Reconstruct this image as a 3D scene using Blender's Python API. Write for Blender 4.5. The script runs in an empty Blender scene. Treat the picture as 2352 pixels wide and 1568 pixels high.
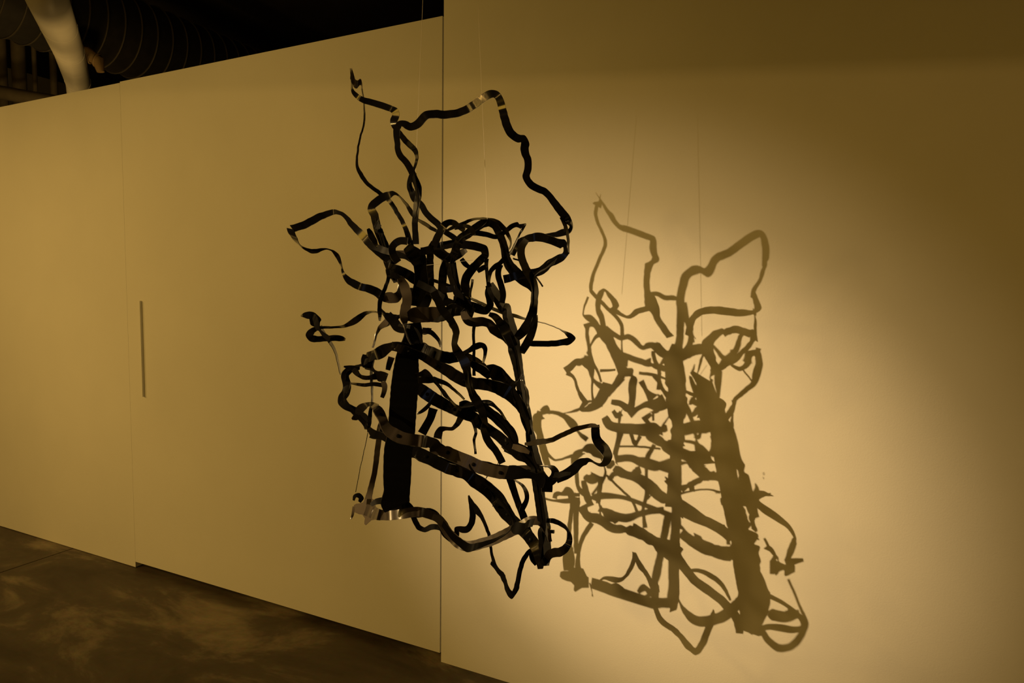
import bpy, bmesh, math, random
from mathutils import Vector, Matrix
random.seed(4)
S = bpy.context.scene
COL = S.collection

# ------------------------------------------------------------------ camera, world, lights, exposure
def link(o):
    COL.objects.link(o)
    return o

cam = bpy.data.cameras.new('camera')
cam.sensor_fit = 'HORIZONTAL'
cam.sensor_width = 36.0
cam.lens = 1500.0 / 2352.0 * 36.0
cam.clip_start = 0.02
camera = link(bpy.data.objects.new('camera', cam))
camera.matrix_world = Matrix(((0.897452, -0.045235, 0.438788, 0.0),
                              (0.440934, 0.063667, -0.895278, 0.0),
                              (0.012562, 0.996946, 0.077083, 1.55),
                              (0, 0, 0, 1)))
S.camera = camera
S.view_settings.view_transform = 'Standard'
S.view_settings.look = 'None'
S.view_settings.gamma = 1.0
S.view_settings.use_curve_mapping = False
S.view_settings.exposure = 0.0

world = bpy.data.worlds.new('world')
world.use_nodes = True
world.node_tree.nodes['Background'].inputs[0].default_value = (1, .6, .2, 1)
world.node_tree.nodes['Background'].inputs[1].default_value = 0.0
S.world = world

def aim(o, target):
    d = Vector(target) - o.location
    o.rotation_euler = d.to_track_quat('-Z', 'Y').to_euler()

def spot(name, loc, target, power, color, size, blend, radius):
    l = bpy.data.lights.new(name, 'SPOT')
    l.energy = power; l.color = color; l.spot_size = math.radians(size); l.spot_blend = blend
    l.shadow_soft_size = radius
    o = link(bpy.data.objects.new(name, l)); o.location = loc; aim(o, target)
    return o

def area(name, loc, target, power, color, sx, sy):
    l = bpy.data.lights.new(name, 'AREA')
    l.energy = power; l.color = color; l.shape = 'RECTANGLE'; l.size = sx; l.size_y = sy
    o = link(bpy.data.objects.new(name, l)); o.location = loc; aim(o, target)
    return o

LSPOT = Vector((-3.40829, -2.90738, 3.39991))
spot('gallery_spot', LSPOT, (-.57, 2.23, .94), 1060, (1.0, .66, .29), 16.5, 1.0, .014)
spot('gallery_spot_flood', LSPOT, (-.70, 2.23, 1.02), 640, (1.0, .66, .27), 23, 1.0, .014)
spot('panel_spot', (-4.6, -2.6, 3.6), (-2.6, 2.23, 1.3), 295, (1.0, .60, .15), 50, 1.0, .12)
spot('left_spot', (-7.2, -1.2, 3.5), (-5.6, 2.23, 1.3), 420, (1.0, .585, .14), 66, 1.0, .15)
for i, (x, y, e) in enumerate(((-4.3, 2.75, 24), (-5.6, 2.95, 27), (-7.2, 3.35, 34))):
    spot('pipe_fill', (x, y, 2.15), (x - .45, y + .35, 3.4), e, (1.0, .60, .17), 120, 1.0, .12)  # unseen uplights added behind the panel to brighten the plastic pipe
area('cool_fill', (2.6, -4.6, 1.6), (-.9, 1.5, 1.3), 1.2, (.55, .68, 1.0), 1.0, 1.8)  # unseen cool area light added behind the camera for bluish glints
# wall washer behind the camera: a long strip lamp whose visor cuts the light off high on the wall
WASH_TILT = -math.atan(.098)
WASH = Matrix.Translation((-0.9, -1.55, 3.62)) @ Matrix.Rotation(-WASH_TILT, 4, 'Y')
l = bpy.data.lights.new('wash_strip', 'AREA')
l.energy = 8; l.color = (1.0, .56, .13); l.shape = 'RECTANGLE'; l.size = 3.4; l.size_y = .005
wo = link(bpy.data.objects.new('wash_strip', l))
wo.matrix_world = WASH @ Matrix.Rotation(math.radians(66), 4, 'X')
area('room_bounce', (-2.2, -3.9, 3.9), (-1.0, 0.0, 1.0), 56, (1.0, .54, .055), 2.5, 1.5)

# ------------------------------------------------------------------ materials
def mat(name, base, rough=.6, spec=.5, metallic=0.0, noise=None, bump=None, coat=0.0):
    m = bpy.data.materials.new(name); m.use_nodes = True
    nt = m.node_tree; b = nt.nodes['Principled BSDF']
    b.inputs['Base Color'].default_value = (*base, 1)
    b.inputs['Roughness'].default_value = rough
    b.inputs['Metallic'].default_value = metallic
    b.inputs['Specular IOR Level'].default_value = spec
    b.inputs['Coat Weight'].default_value = coat
    tc = nt.nodes.new('ShaderNodeTexCoord')
    if noise:
        scale, amt, detail = noise
        n = nt.nodes.new('ShaderNodeTexNoise'); n.inputs['Scale'].default_value = scale; n.inputs['Detail'].default_value = detail
        nt.links.new(tc.outputs['Object'], n.inputs['Vector'])
        r = nt.nodes.new('ShaderNodeMapRange'); r.inputs[1].default_value = .3; r.inputs[2].default_value = .7
        r.inputs[3].default_value = 1 - amt; r.inputs[4].default_value = 1 + amt
        nt.links.new(n.outputs['Fac'], r.inputs[0])
        mx = nt.nodes.new('ShaderNodeVectorMath'); mx.operation = 'SCALE'
        mx.inputs[0].default_value = base
        nt.links.new(r.outputs[0], mx.inputs['Scale'])
        nt.links.new(mx.outputs[0], b.inputs['Base Color'])
    if bump:
        scale, st = bump
        n2 = nt.nodes.new('ShaderNodeTexNoise'); n2.inputs['Scale'].default_value = scale; n2.inputs['Detail'].default_value = 4
        nt.links.new(tc.outputs['Object'], n2.inputs['Vector'])
        bp = nt.nodes.new('ShaderNodeBump'); bp.inputs['Strength'].default_value = st; bp.inputs['Distance'].default_value = .002
        nt.links.new(n2.outputs['Fac'], bp.inputs['Height'])
        nt.links.new(bp.outputs[0], b.inputs['Normal'])
    return m

M_wall = mat('painted_wall', (.80, .80, .80), .7, .3, noise=(3, .03, 5), bump=(220, .25))
M_wall2 = mat('painted_panel', (.74, .74, .74), .7, .3, noise=(2, .03, 5), bump=(220, .25))
M_black = mat('black_acrylic', (.004, .0038, .0038), .16, .5, noise=(9, .3, 3), coat=.25)
M_matt = mat('matt_black_strip', (.003, .0028, .0026), .45, .06)
M_pale = mat('smoky_brown_acrylic', (.085, .070, .052), .28, .5, noise=(14, .15, 3), coat=.2)
M_smoke = mat('smoky_acrylic', (.036, .029, .023), .34, .5, noise=(14, .2, 3), coat=.35)
M_chrome = mat('steel_hardware', (.55, .55, .57), .25, .5, 1.0)
M_wire = mat('nylon_line', (.80, .76, .68), .3, .5)
M_dark = mat('dark_ceiling', (.035, .028, .022), .9, .2, noise=(2, .3, 4))
M_duct = mat('duct_fabric', (.012, .010, .008), .6, .4, noise=(12, .3, 3))
M_ductring = mat('duct_wire_ring', (.045, .038, .026), .6, .3)
M_pvc = mat('white_plastic_pipe', (.62, .60, .55), .45, .4, noise=(6, .05, 4))
M_pipe = mat('grey_pipe', (.16, .135, .095), .6, .4, noise=(7, .15, 4))
M_brown = mat('brown_clamp', (.22, .15, .07), .6, .4)
M_room = mat('room_wall', (.42, .40, .37), .8, .2, noise=(1.5, .05, 3))
M_lamp = mat('lamp_housing', (.02, .02, .02), .5, .4)
M_shadowgap = mat('gap_lining', (.05, .045, .035), .9, .1)

def floor_material():
    m = bpy.data.materials.new('polished_concrete'); m.use_nodes = True
    nt = m.node_tree; b = nt.nodes['Principled BSDF']
    tc = nt.nodes.new('ShaderNodeTexCoord')
    mp = nt.nodes.new('ShaderNodeMapping'); mp.inputs['Scale'].default_value = (1.0, 2.2, 1)
    mp.inputs['Rotation'].default_value = (0, 0, .45)
    nt.links.new(tc.outputs['Object'], mp.inputs['Vector'])
    n = nt.nodes.new('ShaderNodeTexNoise'); n.inputs['Scale'].default_value = 1.5; n.inputs['Detail'].default_value = 7; n.inputs['Roughness'].default_value = .62; n.inputs['Distortion'].default_value = .5
    nt.links.new(mp.outputs[0], n.inputs['Vector'])
    r = nt.nodes.new('ShaderNodeValToRGB')
    e = r.color_ramp.elements
    e[0].position = .36; e[0].color = (.050, .038, .026, 1)
    e[1].position = .66; e[1].color = (.25, .205, .145, 1)
    k = e.new(.5); k.color = (.085, .067, .047, 1)
    k = e.new(.57); k.color = (.165, .135, .095, 1)
    nt.links.new(n.outputs['Fac'], r.inputs[0])
    n2 = nt.nodes.new('ShaderNodeTexNoise'); n2.inputs['Scale'].default_value = 40; n2.inputs['Detail'].default_value = 5
    nt.links.new(tc.outputs['Object'], n2.inputs['Vector'])
    mx = nt.nodes.new('ShaderNodeMix'); mx.data_type = 'RGBA'; mx.blend_type = 'OVERLAY'; mx.inputs[0].default_value = .25
    nt.links.new(r.outputs[0], mx.inputs[6]); nt.links.new(n2.outputs['Color'], mx.inputs[7])
    nt.links.new(mx.outputs[2], b.inputs['Base Color'])
    b.inputs['Roughness'].default_value = .55
    b.inputs['Specular IOR Level'].default_value = .3
    return m
M_floor = floor_material()

# ------------------------------------------------------------------ mesh helpers
def obj(name, bm, material, parent=None, sharp=35):
    me = bpy.data.meshes.new(name)
    bmesh.ops.recalc_face_normals(bm, faces=bm.faces)
    for f in bm.faces: f.smooth = True
    for e in bm.edges:
        if len(e.link_faces) == 2 and e.calc_face_angle(0) > math.radians(sharp): e.smooth = False
    bm.to_mesh(me); bm.free()
    me.materials.append(material)
    o = link(bpy.data.objects.new(name, me))
    if parent:
        o.parent = parent
        o.matrix_parent_inverse = parent.matrix_world.inverted()
    return o

def tag(o, label, cat, group=None):
    o['label'] = label; o['category'] = cat
    if group: o['group'] = group
    return o

def struct(o, label=None):
    o['kind'] = 'structure'
    if label: o['label'] = label
    return o

def box_bm(x0, x1, y0, y1, z0, z1, bevel=0.0):
    bm = bmesh.new()
    bmesh.ops.create_cube(bm, size=1)
    for v in bm.verts:
        v.co = Vector(((x0 + x1) / 2 + v.co.x * (x1 - x0), (y0 + y1) / 2 + v.co.y * (y1 - y0), (z0 + z1) / 2 + v.co.z * (z1 - z0)))
    if bevel: bmesh.ops.bevel(bm, geom=bm.edges[:], offset=bevel, segments=2, affect='EDGES')
    return bm

def empty(name, loc):
    o = link(bpy.data.objects.new(name, None)); o.location = loc
    o.empty_display_size = .1
    bpy.context.view_layer.update()
    return o

def tube_bm(pts, rad, n=14, bm=None, cap=True):
    bm = bm or bmesh.new()
    pts = [Vector(p) for p in pts]
    rads = rad if isinstance(rad, (list, tuple)) else [rad] * len(pts)
    t0 = (pts[1] - pts[0]).normalized()
    up = Vector((0, 0, 1)) if abs(t0.z) < .9 else Vector((1, 0, 0))
    side = t0.cross(up).normalized()
    rings = []
    for i, p in enumerate(pts):
        t = (pts[min(i + 1, len(pts) - 1)] - pts[max(i - 1, 0)]).normalized()
        side = (side - t * side.dot(t)).normalized()
        u = t.cross(side)
        rings.append([bm.verts.new(p + (side * math.cos(a) + u * math.sin(a)) * rads[i]) for a in [2 * math.pi * k / n for k in range(n)]])
    for a, b in zip(rings, rings[1:]):
        for k in range(n): bm.faces.new((a[k], a[(k + 1) % n], b[(k + 1) % n], b[k]))
    if cap:
        bm.faces.new(rings[0]); bm.faces.new(rings[-1])
    return bm

def ring_bm(c, axis, R, r, n=28, m=6, bm=None):
    bm = bm or bmesh.new()
    axis = Vector(axis).normalized(); c = Vector(c)
    a = axis.orthogonal().normalized(); b = axis.cross(a)
    rows = []
    for i in range(n):
        th = 2 * math.pi * i / n; d = a * math.cos(th) + b * math.sin(th)
        rows.append([bm.verts.new(c + d * (R + r * math.cos(p)) + axis * r * math.sin(p)) for p in [2 * math.pi * k / m for k in range(m)]])
    for i in range(n):
        for k in range(m):
            bm.faces.new((rows[i][k], rows[(i + 1) % n][k], rows[(i + 1) % n][(k + 1) % m], rows[i][(k + 1) % m]))
    return bm

def smooth_path(pts, n=6):
    pts = [Vector(p) for p in pts]
    q = [pts[0] * 2 - pts[1]] + pts + [pts[-1] * 2 - pts[-2]]
    out = []
    for i in range(1, len(q) - 2):
        for k in range(n):
            t = k / n
            a, b, c, d = q[i - 1], q[i], q[i + 1], q[i + 2]
            out.append(.5 * ((2 * b) + (c - a) * t + (2 * a - 5 * b + 4 * c - d) * t * t + (3 * b - a - 3 * c + d) * t ** 3))
    out.append(pts[-1])
    return out

def ribbon_bm(P, Cx, th, w0=1.0):
    """flat strip with real thickness: four corners per section"""
    bm = bmesh.new(); rows = []; n = len(P); prev = None
    for i in range(n):
        t = (P[min(i + 1, n - 1)] - P[max(i - 1, 0)]).normalized()
        c = Cx[i]
        nn = t.cross(c)
        if nn.length < 1e-7: nn = prev or Vector((0, -1, 0))
        nn = nn.normalized()
        if prev is not None and nn.dot(prev) < 0 and nn.dot(prev) > -.2: pass
        prev = nn
        h = nn * th / 2; c2 = c * .5
        rows.append([bm.verts.new(P[i] - c2 - h), bm.verts.new(P[i] + c2 - h), bm.verts.new(P[i] + c2 + h), bm.verts.new(P[i] - c2 + h)])
    for a, b in zip(rows, rows[1:]):
        for k in range(4): bm.faces.new((a[k], a[(k + 1) % 4], b[(k + 1) % 4], b[k]))
    bm.faces.new(rows[0]); bm.faces.new(rows[-1][::-1])
    return bm

# ------------------------------------------------------------------ the room
WY = 2.2303          # face of the gallery wall
def slab(name, pts, z0, z1, material):
    bm = bmesh.new()
    lo = [bm.verts.new((x, y, z0)) for x, y in pts]; hi = [bm.verts.new((x, y, z1)) for x, y in pts]
    bm.faces.new(lo[::-1]); bm.faces.new(hi)
    for i in range(len(pts)):
        j = (i + 1) % len(pts)
        bm.faces.new((lo[i], lo[j], hi[j], hi[i]))
    return obj(name, bm, material)
# floor cast in two pours with a sawn joint between them
JX, G = -3.97, .004
struct(slab('floor', [(-12, -6), (JX - G, -6), (JX - G, 9), (-12, 9)], -.15, 0, M_floor))
struct(slab('floor', [(JX + G, -6), (5, -6), (5, 9), (JX + G, 9)], -.15, 0, M_floor))
struct(obj('floor', box_bm(-12.2, 5.2, -6.2, 9.2, -.30, -.16), M_shadowgap))
struct(obj('ceiling', box_bm(-12.2, 5.2, -6.2, 9.2, 5.0, 5.15), M_dark))
struct(obj('wall_right', box_bm(-1.405, 5.0, WY, WY + .16, 0, 5.0), M_wall))
struct(obj('wall_left', box_bm(-11.999, -3.392, WY + .003, WY + .12, .004, 2.606), M_wall2))
struct(obj('wall_back', box_bm(-12.2, 5.2, -6.2, -6.0, 0, 5.0), M_room))
struct(obj('wall_side', box_bm(-12.2, -12.0, -6.0, 9.0, 0, 5.0), M_room))
struct(obj('wall_far', box_bm(-12.0, 5.2, 9.0, 9.2, 0, 5.0), M_dark))
struct(obj('wall_end', box_bm(5.0, 5.2, -6.0, 9.0, 0, 5.0), M_room))
# sliding wall panel, hung a finger above the floor
door = struct(obj('door_1', box_bm(-3.3915, -1.4130, WY + .003, WY + .075, .0345, 2.612, .0006), M_wall2),
              'tall off-white sliding wall panel hung just clear of the floor')
h = obj('pull_bar', box_bm(-3.2735, -3.2665, WY - .010, WY + .006, .965, 1.474, .0015), M_wall2, door)

# ------------------------------------------------------------------ overhead services at the left
DD, DA = 7.0, math.radians(21.05)
DC = Vector((-DD * math.cos(DA), 0, 1.55 + DD * math.sin(DA))); DR = DD * math.sin(math.radians(3.15))
duct = empty('flexible_duct', DC + Vector((0, 3.0, 0)))
tag(duct, 'dark flexible air duct with wire rings behind the left wall panels', 'duct')
pts = [DC + Vector((0, 2.8 + .083 * i, 0)) for i in range(72)]
obj('duct_skin', tube_bm(pts, [DR - (.012 if i % 2 else 0) for i in range(72)], 40), M_duct, duct, 80)
base = None
for i in range(36):
    c = DC + Vector((0, 2.8 + .166 * i, 0))
    if base is None:
        base = obj('wire_ring', ring_bm((0, 0, 0), (0, 1, 0), DR + .001, .009, 40), M_ductring)
        r = base
    else:
        r = base.copy(); link(r)
    r.location = c
    r.parent = duct; r.matrix_parent_inverse = Matrix.Translation(-duct.location)

A0, A1, A2 = Vector((-4.181, 2.338, 3.203)), Vector((-5.604, 3.275, 3.428)), Vector((-7.296, 4.366, 3.631))
d = (A1 - A0).normalized()
pv = empty('plastic_pipe', A1)
tag(pv, 'thick off-white plastic pipe slanting over the top of the left wall', 'pipe')
line = [A0 - d * .30 + Vector((.05, .0, 1.6)), A0 - d * .30 + Vector((.05, .0, .45)), A0 - d * .26 + Vector((.0, 0, .16)), A0 - d * .08]
obj('pipe_run', tube_bm(smooth_path(line, 5) + [A0, A0.lerp(A1, .5), A1, A1.lerp(A2, .5), A1.lerp(A2, .72)], .1105, 28), M_pvc, pv, 60)
E0 = A1.lerp(A2, .72); d2 = (A2 - A1).normalized()
obj('elbow', tube_bm(smooth_path([E0 - d2 * .01, E0 + d2 * .20, E0 + d2 * .38 + Vector((0, 0, -.08)), E0 + d2 * .46 + Vector((0, 0, -.32)), E0 + d2 * .46 + Vector((0, 0, -3.2))], 6), .1125, 28), M_pvc, pv, 60)
for s in (.42, .98):
    c = A0.lerp(A1, s)
    obj('pipe_joint', tube_bm([c - d * .006, c + d * .006], .1118, 28), M_pvc, pv)
cl = Vector((-5.93, 3.60, 3.53))
cb = obj('clamp', tube_bm([cl + Vector((-.06, -.03, .05)), cl + Vector((.02, .01, .03)), cl + Vector((.09, .06, -.03)), cl + Vector((.10, .07, -.12))], [.045, .055, .05, .03], 14), M_brown, pv)
cb['label'] = 'small brown ribbed clamp'
for k in range(4):
    obj('clamp_rib', ring_bm(cl + Vector((-.03 + .035 * k, -.01 + .022 * k, .045 - .022 * k)), (.7, .5, -.4), .054, .008, 18), M_brown, cb)

def upright(label, x, y, r, z0=0.0, z1=5.0):
    o = obj('upright_pipe', tube_bm([(x, y, z0), (x, y, (z0 + z1) / 2), (x, y, z1)], r, 14), M_pipe)
    tag(o, label, 'pipe', 'pipes behind the wall panels')
upright('grey upright pipe cut by the left edge of the picture', -9.27, 4.62, .055)
upright('thicker grey upright pipe behind the wall, second from the left', -9.08, 4.71, .075)
upright('thin grey upright rod nearest the off-white plastic pipe', -8.90, 4.79, .026)
upright('dim dark upright pipe right of the thin rod', -8.85, 4.98, .04)
o = obj('level_pipe', tube_bm([(-11.5, 3.15, 3.95), (-8.815, 4.36, 3.78), (-8.49, 4.515, 3.72), (-7.5, 5.0, 3.55)], .078, 14), M_pipe)
tag(o, 'grey level pipe running just above the top of the left wall', 'pipe')

# wall washer lamp behind the camera (outside the frame)
ww = empty('wall_washer', WASH.translation)
tag(ww, 'long dark strip lamp with a visor hanging behind the viewpoint', 'lamp')
bm = box_bm(-1.8, 1.8, -.10, -.03, -.05, .06); bm.transform(WASH); obj('lamp_body', bm, M_lamp, ww)
bm = box_bm(-2.6, 2.6, .36, .37, -.124, .02); bm.transform(WASH); obj('visor', bm, M_lamp, ww)
for s in (-1.4, 1.4):
    p = WASH @ Vector((s, -.06, .06)); obj('hanger_rod', tube_bm([p, Vector((p.x, p.y, 5.0))], .008, 8), M_lamp, ww)
for s in (-2.3, 2.3):
    p = WASH @ Vector((s, .365, .02)); obj('hanger_rod', tube_bm([p, Vector((p.x, p.y, 5.0))], .008, 8), M_lamp, ww)

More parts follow.
